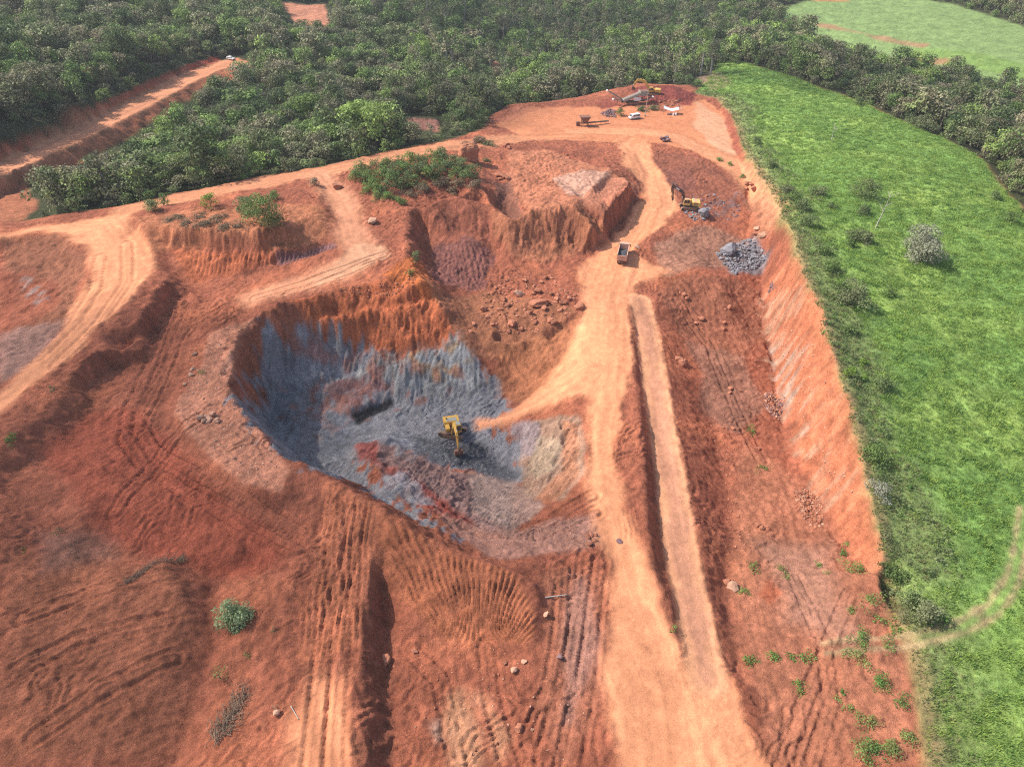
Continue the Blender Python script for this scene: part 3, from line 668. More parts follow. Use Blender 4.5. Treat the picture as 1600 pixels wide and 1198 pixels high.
ribs([(270,392),(340,398),(425,402),(425,416),(310,432)], (X + wx_ * .8) / 1.0, .16)
ribs([(960,800),(1000,790),(1000,850),(975,850)], (X + wx_) / .7, .12)
ribs([(960,690),(985,690),(985,720),(955,720)], (X - .3 * Y + wx_) / .7, .10)
ribs([(600,980),(606,980),(608,1190),(595,1190)], (Y + X + wx_ * .3) / .7, .10)
ribs([(690,900),(760,940),(735,830),(700,860)], (ang * 15 + wx_) / .75, .02)

FUR = np.zeros((GH, GW), np.float32); FUA = np.zeros((GH, GW), np.float32)
def furrow(pts, a, b, amp):
    """smears and drag lines left by blades and tracks, running along the photo bearing a-b"""
    global FUR, FUA
    M = raster_mask(W(pts), 2.0, 1.5, 8) * amp
    pa, pb = hit(*a), hit(*b); th = math.atan2(pb[1] - pa[1], pb[0] - pa[0])
    FUA = np.where(M > FUR, th, FUA); FUR = np.maximum(FUR, M)
furrow([(0,930),(180,890),(290,890),(305,960),(260,1198),(0,1198)], (280,900), (60,985), .22)
furrow([(850,880),(945,870),(945,1040),(960,1198),(840,1198),(855,1000)], (905,900), (890,1150), .30)
furrow([(610,1010),(840,1010),(850,1198),(610,1198)], (700,1020), (690,1190), .20)
furrow([(690,800),(760,830),(930,795),(940,870),(850,880),(740,860)], (700,810), (900,825), .30)
furrow([(560,700),(640,735),(740,830),(690,845),(600,770)], (580,715), (720,830), .55)
furrow([(160,770),(300,780),(450,850),(440,880),(340,900),(180,850)], (250,760), (330,890), .14)
furrow([(380,460),(560,400),(620,400),(560,435),(440,470)], (600,395), (420,462), .22)
furrow([(1160,700),(1260,780),(1330,900),(1390,1050),(1300,1198),(1180,1198),(1150,900)], (1190,720), (1260,1000), .20)
furrow([(1040,450),(1150,440),(1190,560),(1130,600)], (1060,450), (1110,580), .30)
furrow([(680,390),(770,390),(757,456),(690,440)], (740,380), (725,450), .45)
furrow([(800,330),(930,330),(945,385),(850,416),(790,400)], (880,330), (860,410), .35)
furrow([(820,660),(905,660),(900,745),(850,780),(815,760)], (880,665), (835,745), .7)
furrow([(700,450),(760,470),(850,560),(790,620)], (700,450), (790,600), .30)
furrow([(800,240),(1000,250),(1000,295),(880,310)], (820,240), (990,280), .25)
furrow([(60,380),(135,400),(120,450),(40,540),(0,560),(0,420)], (120,400), (20,520), .30)
furrow([(1200,430),(1250,400),(1290,520),(1380,880),(1260,745),(1210,560)], (1290,560), (1215,575), .08)
furrow([(80,700),(140,640),(215,640),(330,760),(200,760)], (120,740), (260,720), .22)
LUMP = np.zeros((GH, GW), np.float32)
for pts, amp in (([(765,290),(860,315),(940,330),(950,390),(850,420),(790,410),(765,370)], 1.3), ([(545,695),(620,690),(700,735),(760,800),(700,850),(600,775)], 2.6), ([(820,660),(905,660),(900,745),(850,780),(815,760)], 2.3),
                 ([(420,540),(520,560),(610,600),(600,640),(520,700),(430,680)], 1.2), ([(780,240),(900,240),(960,270),(900,310),(800,300)], 1.0), ([(760,440),(910,460),(900,560),(820,620),(770,560)], 1.1),
                 ([(270,470),(400,440),(420,470),(330,510)], .9), ([(0,830),(290,880),(300,1000),(240,1198),(0,1198)], .55), ([(380,880),(470,880),(450,1100),(330,1198),(330,950)], .7), ([(1040,440),(1190,450),(1200,620),(1100,620)], .8), ([(200,440),(265,440),(150,620),(0,740),(0,660)], .9), ([(0,380),(130,390),(110,480),(0,590)], 1.2)):
    LUMP = np.maximum(LUMP, raster_mask(W(pts), 2.5, 1.5, 9) * amp)
COSA, SINA = np.cos(FUA), np.sin(FUA)

TRACKS = [([(300,480),(275,540),(250,600),(225,650),(215,675)], 1.15), ([(270,480),(248,540),(225,600),(200,650),(196,690)], 1.15), ([(215,660),(240,700),(300,735),(400,790),(470,830)], 1.2), ([(195,680),(225,725),(290,765),(380,815),(465,862)], 1.2),
          ([(330,640),(270,690),(230,740),(180,800)], 1.1), ([(560,800),(545,880),(520,960),(505,1040),(490,1198)], 1.2), ([(530,790),(520,880),(535,960),(530,1050),(525,1198)], 1.2), ([(915,870),(905,960),(885,1060),(850,1190)], 1.2), ([(935,880),(925,980),(915,1080),(890,1198)], 1.2),
          ([(880,890),(875,980),(865,1060),(830,1160)], 1.1), ([(690,800),(760,835),(850,835),(930,800)], 1.15), ([(720,790),(780,815),(860,815),(925,775)], 1.15), ([(640,1010),(690,1060),(720,1198)], 1.1), ([(760,1010),(770,1090),(800,1198)], 1.1),
          ([(1240,900),(1290,1000),(1300,1100),(1270,1198)], 1.0), ([(1330,930),(1280,1050),(1220,1198)], 1.0), ([(600,398),(540,420),(470,445),(400,465)], 1.2), ([(580,410),(510,440),(450,460)], 1.2), ([(40,970),(130,930),(270,900)], 1.1), ([(30,1050),(120,1000),(260,970)], 1.1),
          ([(60,1150),(160,1080),(270,1030)], 1.1), ([(740,668),(700,690),(640,680),(580,690)], 1.2), ([(1060,470),(1110,540),(1150,640),(1190,720)], 1.1), ([(60,560),(120,500),(150,450),(160,400)], 1.2), ([(90,570),(160,500),(200,440),(200,380)], 1.2)]
TRACKS = [(np.asarray(W(q))[:, :2], g) for q, g in TRACKS]

GULK = 1 - .75 * raster_mask([at(*q) for q in EDGE[5:18]] + [at(1370,922,-4), at(1312,840,-6), at(1256,740,-7.5), at(1216,620,-8), at(1196,510,-6), at(1196,412,-1)], 3)

def tracks(x, y):
    """pairs of pressed ruts with pushed-up edges and cleat marks"""
    z = np.zeros(x.shape)
    for P, gauge in TRACKS:
        m = (x > P[:, 0].min() - 4) & (x < P[:, 0].max() + 4) & (y > P[:, 1].min() - 4) & (y < P[:, 1].max() + 4)
        if not m.any(): continue
        xs = x[m] + .35 * perlin(x[m] / 13, y[m] / 13, 183); ys = y[m] + .35 * perlin(x[m] / 13, y[m] / 13, 185)
        best = np.full(xs.shape, 1e9); al = np.zeros(xs.shape); acc = 0
        for k in range(len(P) - 1):
            e = P[k + 1] - P[k]; ln = math.hypot(*e); e = e / ln
            t = np.clip((xs - P[k, 0]) * e[0] + (ys - P[k, 1]) * e[1], 0, ln)
            d = np.hypot(xs - P[k, 0] - t * e[0], ys - P[k, 1] - t * e[1]); q = d < best
            best[q] = d[q]; al[q] = (acc + t)[q]; acc += ln
        r = np.abs(best - gauge)
        z[m] += -.17 * sstep(.42, .28, r) + .11 * np.exp(-((r - .55) / .16) ** 2) + sstep(.42, .28, r) * .05 * np.sin(al * 2 * math.pi / .75)
    return z

def height(x, y):
    """ground height with all relief"""
    x = np.asarray(x, float); y = np.asarray(y, float)
    z = bil(HT, x, y)
    s = bil(SLOPE, x, y); nt = bil(NAT, x, y); rd = bil(M_ROAD, x, y)
    gx = np.abs(bil(gxb, x, y)); gy = np.abs(bil(gyb, x, y)); wgt = gy / (gx + gy + 1e-3)
    steep = sstep(.28, .95, s) * (1 - nt)
    wx = fbm(x / 6, y / 6, 3, 61); wy = fbm(x / 6, y / 6, 3, 67)
    # gullies down the fall line
    r1 = 1 - np.abs(perlin((x + wx * 1.6) / 1.7, (y + wy) / 8.0, 71)) * 2; r2 = 1 - np.abs(perlin((x + wx) / .75, (y + wy) / 4.0, 73)) * 2
    q1 = 1 - np.abs(perlin((x + wx) / 8.0, (y + wy * 1.6) / 1.7, 75)) * 2; q2 = 1 - np.abs(perlin((x + wx) / 4.0, (y + wy) / .75, 77)) * 2
    gul = (r1 * .55 + r2 * .25) * wgt + (q1 * .55 + q2 * .25) * (1 - wgt)
    gk = bil(GULK, x, y)
    z = z + steep * (gul - .35) * .95 * gk
    z = z + steep * (fbm(x / 4.5, y / 4.5, 4, 81) * 1.3 + (1 - gk) * fbm(x / 1.8, y / 1.8, 3, 83) * .9)
    rough = (1 - nt) * (1 - .8 * rd)
    z = z + rough * (fbm(x / 7, y / 7, 4, 91) * .55 + (np.abs(perlin(x / 1.9 + wx * .3, y / 1.9, 94)) - .2) * .30 + fbm(x / 1.1, y / 1.1, 3, 95) * .15)
    cl = perlin(x / .9, y / .9, 97); z = z + rough * np.clip(cl - .22, 0, 1) * .35 * (.4 + np.clip(fbm(x / 12, y / 12, 2, 99) * 2, 0, 1))
    fu = bil(FUR, x, y) * (1 - .7 * rd); ca = bil(COSA, x, y); sa = bil(SINA, x, y)
    al_ = x * ca + y * sa + wx * .8; ac_ = -x * sa + y * ca + wy * .5
    fr = (1 - np.abs(perlin(al_ / 9, ac_ / 1.5, 161)) * 2.4) * .6 + (1 - np.abs(perlin(al_ / 5, ac_ / .62, 163)) * 2.4) * .35
    z = z + fu * (fr - .4)
    rg = 1 - 2.2 * np.abs(perlin(x / 5.5 + wx * .4, y / 5.5 + wy * .4, 165)); rg2 = 1 - 2.2 * np.abs(perlin(x / 2.3, y / 2.3 + wx * .5, 167))
    z = z + bil(LUMP, x, y) * (rg * .42 + rg2 * .2 - .2) * (1 - .8 * rd)
    lq = (fbm(x / 11, y / 11, 3, 187) + .12 * fbm(x / 2.5, y / 2.5, 2, 189)) * 5.0; sw = lq - np.floor(lq)
    z = z + rough * (sstep(0, .14, sw) - sw) * .42 * np.clip(.3 + 2.2 * fbm(x / 18, y / 18, 2, 191), 0, 1)
    z = z + 4 * rd * (1 - rd) * (1 - nt) * .20 * np.clip(.5 + 2 * perlin(x / 2.2, y / 2.2, 193), 0, 1.5)
    z = z + tracks(x, y) * (1 - nt)
    # ruts
    rb = bil(ROAD_B, x, y); rdd = bil(ROAD_D, x, y); rs = bil(ROAD_S, x, y)
    trk = rd * sstep(16, 6, rb)
    z = z + trk * (perlin(rdd / 1.3 + .3 * wx, rs / 34, 101) * .07 + perlin(rdd / .5, rs / 26, 103) * .025)
    z = z + (1 - rd) * sstep(5.0, 2.5, rb) * (1 - nt) * ((perlin(rdd / .75 + .2 * wx, rs / 18, 105) * .34) + .05 * np.sin(rs * 9.0 + 2 * wx) * np.clip(perlin(rdd / .9, rs / 20, 106) * 3, 0, 1))
    z = z + bil(RIB, x, y) * np.sin(2 * math.pi * bil(RIBPH, x, y)) * np.clip(.95 + 1.3 * fbm(x / 2.6, y / 2.0, 2, 107), .1, 1.7)
    # natural ground
    md = bil(M_MEADOW, x, y)
    z = z + nt * fbm(x / 22, y / 22, 3, 111) * 1.1 + md * (fbm(x / 2.2, y / 1.6, 3, 113) * .34)
    far = sstep(480, 900, np.hypot(x, y - 300))
    z = z + far * fbm(x / 300, y / 300, 4, 121) * 60
    return z

def zat(x, y): return float(height(np.array([x]), np.array([y]))[0])

# ------------------------------------------------------------------ ground mesh
def axis(segs):
    """[(from, to, step_from, step_to)] -> coordinates"""
    out = [segs[0][0]]
    for a, b, s0, s1 in segs:
        p = a; 
        while p < b - 1e-6:
            t = (p - a) / (b - a); p = p + s0 * (s1 / s0) ** t
            out.append(min(p, b))
    return np.array(out)
gxs = axis([(-2600,-520,300,20),(-520,-240,20,2.4),(-240,-120,2.4,.6),(-120,-65,.6,.30),(-65,50,.27,.27),(50,100,.27,.42),(100,170,.42,1.2),(170,340,1.2,2.8),(340,560,2.8,20),(560,2600,20,300)])
gys = axis([(-300,4,60,8),(4,38,8,.4),(38,112,.25,.28),(112,205,.32,.42),(205,300,.48,1.0),(300,460,1.0,2.2),(460,640,2.2,10),(640,820,10,20),(820,3200,20,300)])
NXg, NYg = len(gxs), len(gys)
print('ground grid', NXg, NYg, NXg * NYg)
GXm, GYm = np.meshgrid(gxs, gys)
HZ = height(GXm.ravel(), GYm.ravel()).reshape(GXm.shape)
COL = np.stack([bil(GC[..., k], GXm, GYm) for k in range(3)], -1)
# streaks along the wheel tracks, clods and stains: soil colour variation
rb = bil(ROAD_B, GXm, GYm); rdd = bil(ROAD_D, GXm, GYm); rs = bil(ROAD_S, GXm, GYm); rd = bil(M_ROAD, GXm, GYm)
wxm = fbm(GXm / 9, GYm / 9, 3, 141)
st = 1.0 * perlin(rdd / 1.7 + wxm, rs / 40, 131) + .4 * perlin(rdd / .5 + wxm, rs / 30, 133)
ntm = bil(NAT, GXm, GYm)
COL *= (1 + (rd * sstep(18, 6, rb) * .34 * st + (1 - rd) * sstep(6, 3, rb) * .30 * st * (1 - ntm)))[..., None]
fine = fbm(GXm / 1.6, GYm / 1.6, 3, 151); mid = fbm(GXm / 7, GYm / 7, 3, 153)
COL *= (1 + (.34 * fine + .30 * mid) * (1 - .6 * rd))[..., None]
steepm = sstep(.4, 1.0, bil(SLOPE, GXm, GYm)) * (1 - ntm)
COL *= (1 + steepm * .45 * perlin((GXm + wxm) / .7, (GYm + wxm) / 2.6, 155))[..., None]
COL = np.clip(COL, .015, .85)
grassv = bil(CH_GRASS, GXm, GYm)
# zone of every face
MZ = np.zeros(GXm.shape, np.int8)                                   # 0 ground
fm = bil(M_FARM, GXm, GYm)
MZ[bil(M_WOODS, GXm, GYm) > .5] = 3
MZ[(bil(M_MEADOW, GXm, GYm) > .5)] = 2
MZ[(fm > .5) & (MZ == 3)] = 2
MZ[(rd > .5) & (MZ == 0)] = 1
pitm = raster_mask(W([(452,470),(590,437),(650,428),(683,465),(738,556),(775,604),(905,600),(918,655),(914,740),(875,795),(840,870),(812,897)]) + [at(*p) for p in reversed(RIM[:-2])], .5)
MZ[(bil(pitm, GXm, GYm) > .5) & (MZ != 1)] = 4
farz = (np.hypot(GXm, GYm - 300) > 560)
MZ[farz] = 5

mat_earth = bpy.data.materials.new('earth')
def new_mat(name):
    m = bpy.data.materials.get(name) or bpy.data.materials.new(name)
    m.use_nodes = True
    nt_ = m.node_tree
    nt_.nodes.clear()
    o = nt_.nodes.new('ShaderNodeOutputMaterial')
    b = nt_.nodes.new('ShaderNodeBsdfPrincipled')
    nt_.links.new(b.outputs[0], o.inputs['Surface'])
    return m, nt_, b

def earth_material():
    m, t, b = new_mat('earth')
    N = t.nodes.new; K = t.links.new
    at_ = N('ShaderNodeAttribute'); at_.attribute_name = 'soil'
    gr = N('ShaderNodeAttribute'); gr.attribute_name = 'turf'
    pk = N('ShaderNodeAttribute'); pk.attribute_name = 'packed'
    geo = N('ShaderNodeNewGeometry')
    n1_ = N('ShaderNodeTexNoise'); n1_.inputs['Scale'].default_value = 1.5; n1_.inputs['Detail'].default_value = 8; n1_.inputs['Roughness'].default_value = .78
    n2_ = N('ShaderNodeTexNoise'); n2_.inputs['Scale'].default_value = .55; n2_.inputs['Detail'].default_value = 5
    vo_ = N('ShaderNodeTexVoronoi'); vo_.inputs['Scale'].default_value = 2.2; vo_.inputs['Randomness'].default_value = 1
    for n in (n1_, n2_, vo_): K(geo.outputs['Position'], n.inputs['Vector'])
    mr = N('ShaderNodeMapRange'); mr.inputs[1].default_value = .25; mr.inputs[2].default_value = .75; mr.inputs[3].default_value = .58; mr.inputs[4].default_value = 1.42
    K(n1_.outputs[0], mr.inputs[0])
    for sck, a_, b_ in ((3, .58, .86), (4, 1.42, 1.14)):
        q = N('ShaderNodeMapRange'); q.inputs[3].default_value = a_; q.inputs[4].default_value = b_; K(pk.outputs['Fac'], q.inputs[0]); K(q.outputs[0], mr.inputs[sck])
    mr2 = N('ShaderNodeMapRange'); mr2.inputs[1].default_value = .3; mr2.inputs[2].default_value = .7; mr2.inputs[3].default_value = .88; mr2.inputs[4].default_value = 1.12
    K(n2_.outputs[0], mr2.inputs[0])
    n3_ = N('ShaderNodeTexNoise'); n3_.inputs['Scale'].default_value = 5.5; n3_.inputs['Detail'].default_value = 4; n3_.inputs['Roughness'].default_value = .7; K(geo.outputs['Position'], n3_.inputs['Vector'])
    mr3 = N('ShaderNodeMapRange'); mr3.inputs[1].default_value = .3; mr3.inputs[2].default_value = .7; mr3.inputs[3].default_value = .76; mr3.inputs[4].default_value = 1.24; K(n3_.outputs[0], mr3.inputs[0])
    mu0 = N('ShaderNodeMath'); mu0.operation = 'MULTIPLY'; K(mr.outputs[0], mu0.inputs[0]); K(mr3.outputs[0], mu0.inputs[1])
    mu = N('ShaderNodeMath'); mu.operation = 'MULTIPLY'; K(mu0.outputs[0], mu.inputs[0]); K(mr2.outputs[0], mu.inputs[1])
    mx = N('ShaderNodeVectorMath'); mx.operation = 'SCALE'; K(at_.outputs['Color'], mx.inputs[0]); K(mu.outputs[0], mx.inputs['Scale'])
    # the haul roads are packed smooth
    # scattered pale pebbles
    pb = N('ShaderNodeMapRange'); pb.inputs[1].default_value = .05; pb.inputs[2].default_value = .10; pb.inputs[3].default_value = .35; pb.inputs[4].default_value = 0
    K(vo_.outputs['Distance'], pb.inputs[0])
    inv = N('ShaderNodeMath'); inv.operation = 'SUBTRACT'; inv.inputs[0].default_value = 1; K(gr.outputs['Fac'], inv.inputs[1])
    pm = N('ShaderNodeMath'); pm.operation = 'MULTIPLY'; K(pb.outputs[0], pm.inputs[0]); K(inv.outputs[0], pm.inputs[1])
    mix = N('ShaderNodeMix'); mix.data_type = 'RGBA'; K(pm.outputs[0], mix.inputs[0]); K(mx.outputs[0], mix.inputs[6]); mix.inputs[7].default_value = (.48, .30, .22, 1)
    K(mix.outputs[2], b.inputs['Base Color'])
    b.inputs['Roughness'].default_value = .95
    b.inputs['Specular IOR Level'].default_value = .12
    bp = N('ShaderNodeBump'); bp.inputs['Strength'].default_value = .9; bp.inputs['Distance'].default_value = .40
    bs = N('ShaderNodeMapRange'); bs.inputs[3].default_value = .9; bs.inputs[4].default_value = .3; K(pk.outputs['Fac'], bs.inputs[0]); K(bs.outputs[0], bp.inputs['Strength']); hs = N('ShaderNodeMath'); hs.operation = 'MULTIPLY_ADD'; hs.inputs[1].default_value = .35; K(n3_.outputs[0], hs.inputs[0]); K(n1_.outputs[0], hs.inputs[2]); K(hs.outputs[0], bp.inputs['Height']); K(bp.outputs[0], b.inputs['Normal'])
    return m
MAT_EARTH = earth_material()

def tag(o, label=None, cat=None, group=None, kind=None):
    if label: o['label'] = label
    if cat: o['category'] = cat
    if group: o['group'] = group
    if kind: o['kind'] = kind
    return o

# vertex normals of the whole sheet, so that the pieces join without seams
dzy, dzx = np.gradient(HZ, gys, gxs)
nrm = np.stack([-dzx, -dzy, np.ones_like(HZ)], -1); nrm /= np.linalg.norm(nrm, axis=-1)[..., None]
P3 = np.stack([GXm, GYm, HZ], -1).reshape(-1, 3).astype(np.float32)
NR = nrm.reshape(-1, 3).astype(np.float32)
CL = np.concatenate([COL, np.ones(COL.shape[:2] + (1,))], -1).reshape(-1, 4).astype(np.float32)
TF = np.maximum(grassv, bil(M_WOODS, GXm, GYm)).ravel().astype(np.float32)
PK = rd.ravel().astype(np.float32)
idx = np.arange(NXg * NYg, dtype=np.int32).reshape(NYg, NXg)
quads = np.stack([idx[:-1, :-1], idx[:-1, 1:], idx[1:, 1:], idx[1:, :-1]], -1).reshape(-1, 4)
fz = MZ[:-1, :-1].ravel()

def mesh_from(name, verts, faces, mat, parent=None, smooth=False, link=True):
    """faces: (n,3) or (n,4) int array"""
    me = bpy.data.meshes.new(name)
    verts = np.asarray(verts, np.float32); faces = np.asarray(faces, np.int32)
    n, k = faces.shape
    me.vertices.add(len(verts)); me.vertices.foreach_set('co', verts.ravel())
    me.loops.add(n * k); me.loops.foreach_set('vertex_index', faces.ravel())
    me.polygons.add(n); me.polygons.foreach_set('loop_start', np.arange(0, n * k, k, dtype=np.int32))
    me.polygons.foreach_set('loop_total', np.full(n, k, np.int32))
    if smooth: me.polygons.foreach_set('use_smooth', np.ones(n, bool))
    me.update(calc_edges=True)
    if mat: me.materials.append(mat)
    if not link: return me
    o = bpy.data.objects.new(name, me); C.objects.link(o)
    if parent: o.parent = parent
    return o

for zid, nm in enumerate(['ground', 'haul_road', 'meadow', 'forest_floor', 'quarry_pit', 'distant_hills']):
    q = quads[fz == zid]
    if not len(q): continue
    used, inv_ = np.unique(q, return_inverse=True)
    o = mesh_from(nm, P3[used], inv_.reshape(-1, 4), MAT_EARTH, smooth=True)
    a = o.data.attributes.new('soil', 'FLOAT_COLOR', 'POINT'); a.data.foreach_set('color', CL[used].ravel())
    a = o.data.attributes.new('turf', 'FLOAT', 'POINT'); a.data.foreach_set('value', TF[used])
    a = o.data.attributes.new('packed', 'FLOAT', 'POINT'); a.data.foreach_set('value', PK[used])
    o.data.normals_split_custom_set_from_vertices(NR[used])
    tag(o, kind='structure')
# ------------------------------------------------------------------ small modelling kit
def flat_mat(name, col, rough=.6, metal=0.0, dust=0.0, dustcol=(.45, .24, .14), nscale=3.0, var=.15, spec=.4):
    m, t, b = new_mat(name)
    N = t.nodes.new; K = t.links.new
    geo = N('ShaderNodeTexCoord')
    nz = N('ShaderNodeTexNoise'); nz.inputs['Scale'].default_value = nscale; nz.inputs['Detail'].default_value = 5; nz.inputs['Roughness'].default_value = .65
    K(geo.outputs['Object'], nz.inputs['Vector'])
    mr = N('ShaderNodeMapRange'); mr.inputs[1].default_value = .3; mr.inputs[2].default_value = .7; mr.inputs[3].default_value = 1 - var; mr.inputs[4].default_value = 1 + var
    K(nz.outputs[0], mr.inputs[0])
    sc = N('ShaderNodeVectorMath'); sc.operation = 'SCALE'; sc.inputs[0].default_value = col; K(mr.outputs[0], sc.inputs['Scale'])
    out = sc.outputs[0]
    if dust:
        n2 = N('ShaderNodeTexNoise'); n2.inputs['Scale'].default_value = 1.3; n2.inputs['Detail'].default_value = 6; K(geo.outputs['Object'], n2.inputs['Vector'])
        d = N('ShaderNodeMapRange'); d.inputs[1].default_value = .35; d.inputs[2].default_value = .75; d.inputs[3].default_value = dust * .4; d.inputs[4].default_value = min(1, dust * 1.3)
        K(n2.outputs[0], d.inputs[0])
        mx = N('ShaderNodeMix'); mx.data_type = 'RGBA'; K(d.outputs[0], mx.inputs[0]); K(out, mx.inputs[6]); mx.inputs[7].default_value = dustcol + (1,)
        out = mx.outputs[2]
    K(out, b.inputs['Base Color'])
    b.inputs['Roughness'].default_value = rough; b.inputs['Metallic'].default_value = metal; b.inputs['Specular IOR Level'].default_value = spec
    return m

def rock_mat(name, col, var=.35, ns=1.5):
    m, t, b = new_mat(name)
    N = t.nodes.new; K = t.links.new
    geo = N('ShaderNodeNewGeometry'); oi = N('ShaderNodeObjectInfo')
    nz = N('ShaderNodeTexNoise'); nz.inputs['Scale'].default_value = ns; nz.inputs['Detail'].default_value = 7; nz.inputs['Roughness'].default_value = .7
    K(geo.outputs['Position'], nz.inputs['Vector'])
    mr = N('ShaderNodeMapRange'); mr.inputs[1].default_value = .3; mr.inputs[2].default_value = .7; mr.inputs[3].default_value = 1 - var; mr.inputs[4].default_value = 1 + var
    K(nz.outputs[0], mr.inputs[0])
    r = N('ShaderNodeMapRange'); r.inputs[3].default_value = .8; r.inputs[4].default_value = 1.2; K(oi.outputs['Random'], r.inputs[0])
    mu = N('ShaderNodeMath'); mu.operation = 'MULTIPLY'; K(mr.outputs[0], mu.inputs[0]); K(r.outputs[0], mu.inputs[1])
    sc = N('ShaderNodeVectorMath'); sc.operation = 'SCALE'; sc.inputs[0].default_value = col; K(mu.outputs[0], sc.inputs['Scale'])
    K(sc.outputs[0], b.inputs['Base Color']); b.inputs['Roughness'].default_value = .95; b.inputs['Specular IOR Level'].default_value = .15
    bp = N('ShaderNodeBump'); bp.inputs['Strength'].default_value = .7; bp.inputs['Distance'].default_value = .12; K(nz.outputs[0], bp.inputs['Height']); K(bp.outputs[0], b.inputs['Normal'])
    return m

def leaf_mat(name, cols, translu=.25):
    """foliage: colour picked per plant, varied per leaf clump"""
    m, t, b = new_mat(name)
    N = t.nodes.new; K = t.links.new
    oi = N('ShaderNodeObjectInfo'); at_ = N('ShaderNodeAttribute'); at_.attribute_name = 'tint'
    geo = N('ShaderNodeNewGeometry'); nz = N('ShaderNodeTexNoise'); nz.inputs['Scale'].default_value = .035; nz.inputs['Detail'].default_value = 3
    K(geo.outputs['Position'], nz.inputs['Vector'])
    ad = N('ShaderNodeMath'); ad.operation = 'ADD'; K(oi.outputs['Random'], ad.inputs[0])
    ml = N('ShaderNodeMath'); ml.operation = 'MULTIPLY_ADD'; ml.inputs[1].default_value = 1.3; ml.inputs[2].default_value = -.65; K(nz.outputs[0], ml.inputs[0]); K(ml.outputs[0], ad.inputs[1])
    cr = N('ShaderNodeValToRGB'); cr.color_ramp.interpolation = 'LINEAR'
    el = cr.color_ramp.elements
    while len(el) < len(cols): el.new(.5)
    for i, c in enumerate(cols): el[i].position = i / (len(cols) - 1); el[i].color = c + (1,)
    K(ad.outputs[0], cr.inputs[0])
    mr = N('ShaderNodeMapRange'); mr.inputs[3].default_value = .55; mr.inputs[4].default_value = 1.55; K(at_.outputs['Fac'], mr.inputs[0])
    sc = N('ShaderNodeVectorMath'); sc.operation = 'SCALE'; K(cr.outputs[0], sc.inputs[0]); K(mr.outputs[0], sc.inputs['Scale'])
    K(sc.outputs[0], b.inputs['Base Color']); b.inputs['Roughness'].default_value = .65; b.inputs['Specular IOR Level'].default_value = .25
    if translu:
        tr = N('ShaderNodeBsdfTranslucent'); K(sc.outputs[0], tr.inputs[0])
        ms = N('ShaderNodeMixShader'); ms.inputs[0].default_value = translu
        K(b.outputs[0], ms.inputs[1]); K(tr.outputs[0], ms.inputs[2])
        K(ms.outputs[0], [n for n in t.nodes if n.type == 'OUTPUT_MATERIAL'][0].inputs['Surface'])
    return m

class MB:
    """collects shapes; build() links them as one mesh object"""
    def __init__(s): s.v = []; s.f = []
    def add(s, vs_, fs):
        n = len(s.v); s.v += [tuple(v) for v in vs_]; s.f += [tuple(i + n for i in f) for f in fs]; return s
    def box(s, c, size, rot=None, taper=1.0):
        x, y, z = [q / 2 for q in size]
        P = [(-x,-y,-z),(x,-y,-z),(x,y,-z),(-x,y,-z),(-x*taper,-y*taper,z),(x*taper,-y*taper,z),(x*taper,y*taper,z),(-x*taper,y*taper,z)]
        R = rot if rot is not None else Matrix.Identity(3)
        return s.add([R @ Vector(p) + Vector(c) for p in P], [(0,3,2,1),(4,5,6,7),(0,1,5,4),(1,2,6,5),(2,3,7,6),(3,0,4,7)])
    def beam(s, a, b, w, h, w2=None, h2=None):
        a, b = Vector(a), Vector(b); d = (b - a).normalized()
        up = Vector((0, 0, 1)) if abs(d.z) < .95 else Vector((1, 0, 0))
        r = d.cross(up).normalized(); u = r.cross(d)
        w2 = w if w2 is None else w2; h2 = h if h2 is None else h2
        P = [a - r*w/2 - u*h/2, a + r*w/2 - u*h/2, a + r*w/2 + u*h/2, a - r*w/2 + u*h/2, b - r*w2/2 - u*h2/2, b + r*w2/2 - u*h2/2, b + r*w2/2 + u*h2/2, b - r*w2/2 + u*h2/2]
        return s.add(P, [(0,1,2,3),(7,6,5,4),(0,4,5,1),(1,5,6,2),(2,6,7,3),(3,7,4,0)])
    def tube(s, a, b, r0, r1=None, n=8, cap=True):
        a, b = Vector(a), Vector(b); d = (b - a).normalized(); r1 = r0 if r1 is None else r1
        up = Vector((0, 0, 1)) if abs(d.z) < .95 else Vector((1, 0, 0))
        r = d.cross(up).normalized(); u = r.cross(d)
        A = [a + (r * math.cos(2*math.pi*k/n) + u * math.sin(2*math.pi*k/n)) * r0 for k in range(n)]
        B = [b + (r * math.cos(2*math.pi*k/n) + u * math.sin(2*math.pi*k/n)) * r1 for k in range(n)]
        F = [(k, (k+1) % n, n + (k+1) % n, n + k) for k in range(n)]
        if cap: F += [tuple(range(n - 1, -1, -1)), tuple(range(n, 2*n))]
        return s.add(A + B, F)
    def prism(s, prof, y0, y1):
        """profile of (x, z) points, extruded along y"""
        n = len(prof)
        return s.add([(x, y0, z) for x, z in prof] + [(x, y1, z) for x, z in prof],
                     [tuple(range(n)), tuple(range(2*n - 1, n - 1, -1))] + [(k, n + k, n + (k+1) % n, (k+1) % n) for k in range(n)])
    def build(s, name, mat, parent=None, smooth=False, bevel=0.0):
        me = bpy.data.meshes.new(name); me.from_pydata(s.v, [], s.f)
        bm = bmesh.new(); bm.from_mesh(me); bmesh.ops.recalc_face_normals(bm, faces=bm.faces)
        if bevel: bmesh.ops.bevel(bm, geom=list(bm.edges), offset=bevel, segments=1, affect='EDGES', clamp_overlap=True)
        if smooth:
            for f in bm.faces: f.smooth = True
        bm.to_mesh(me); bm.free()
        me.materials.append(mat)
        o = bpy.data.objects.new(name, me); C.objects.link(o)
        if parent: o.parent = parent
        return o

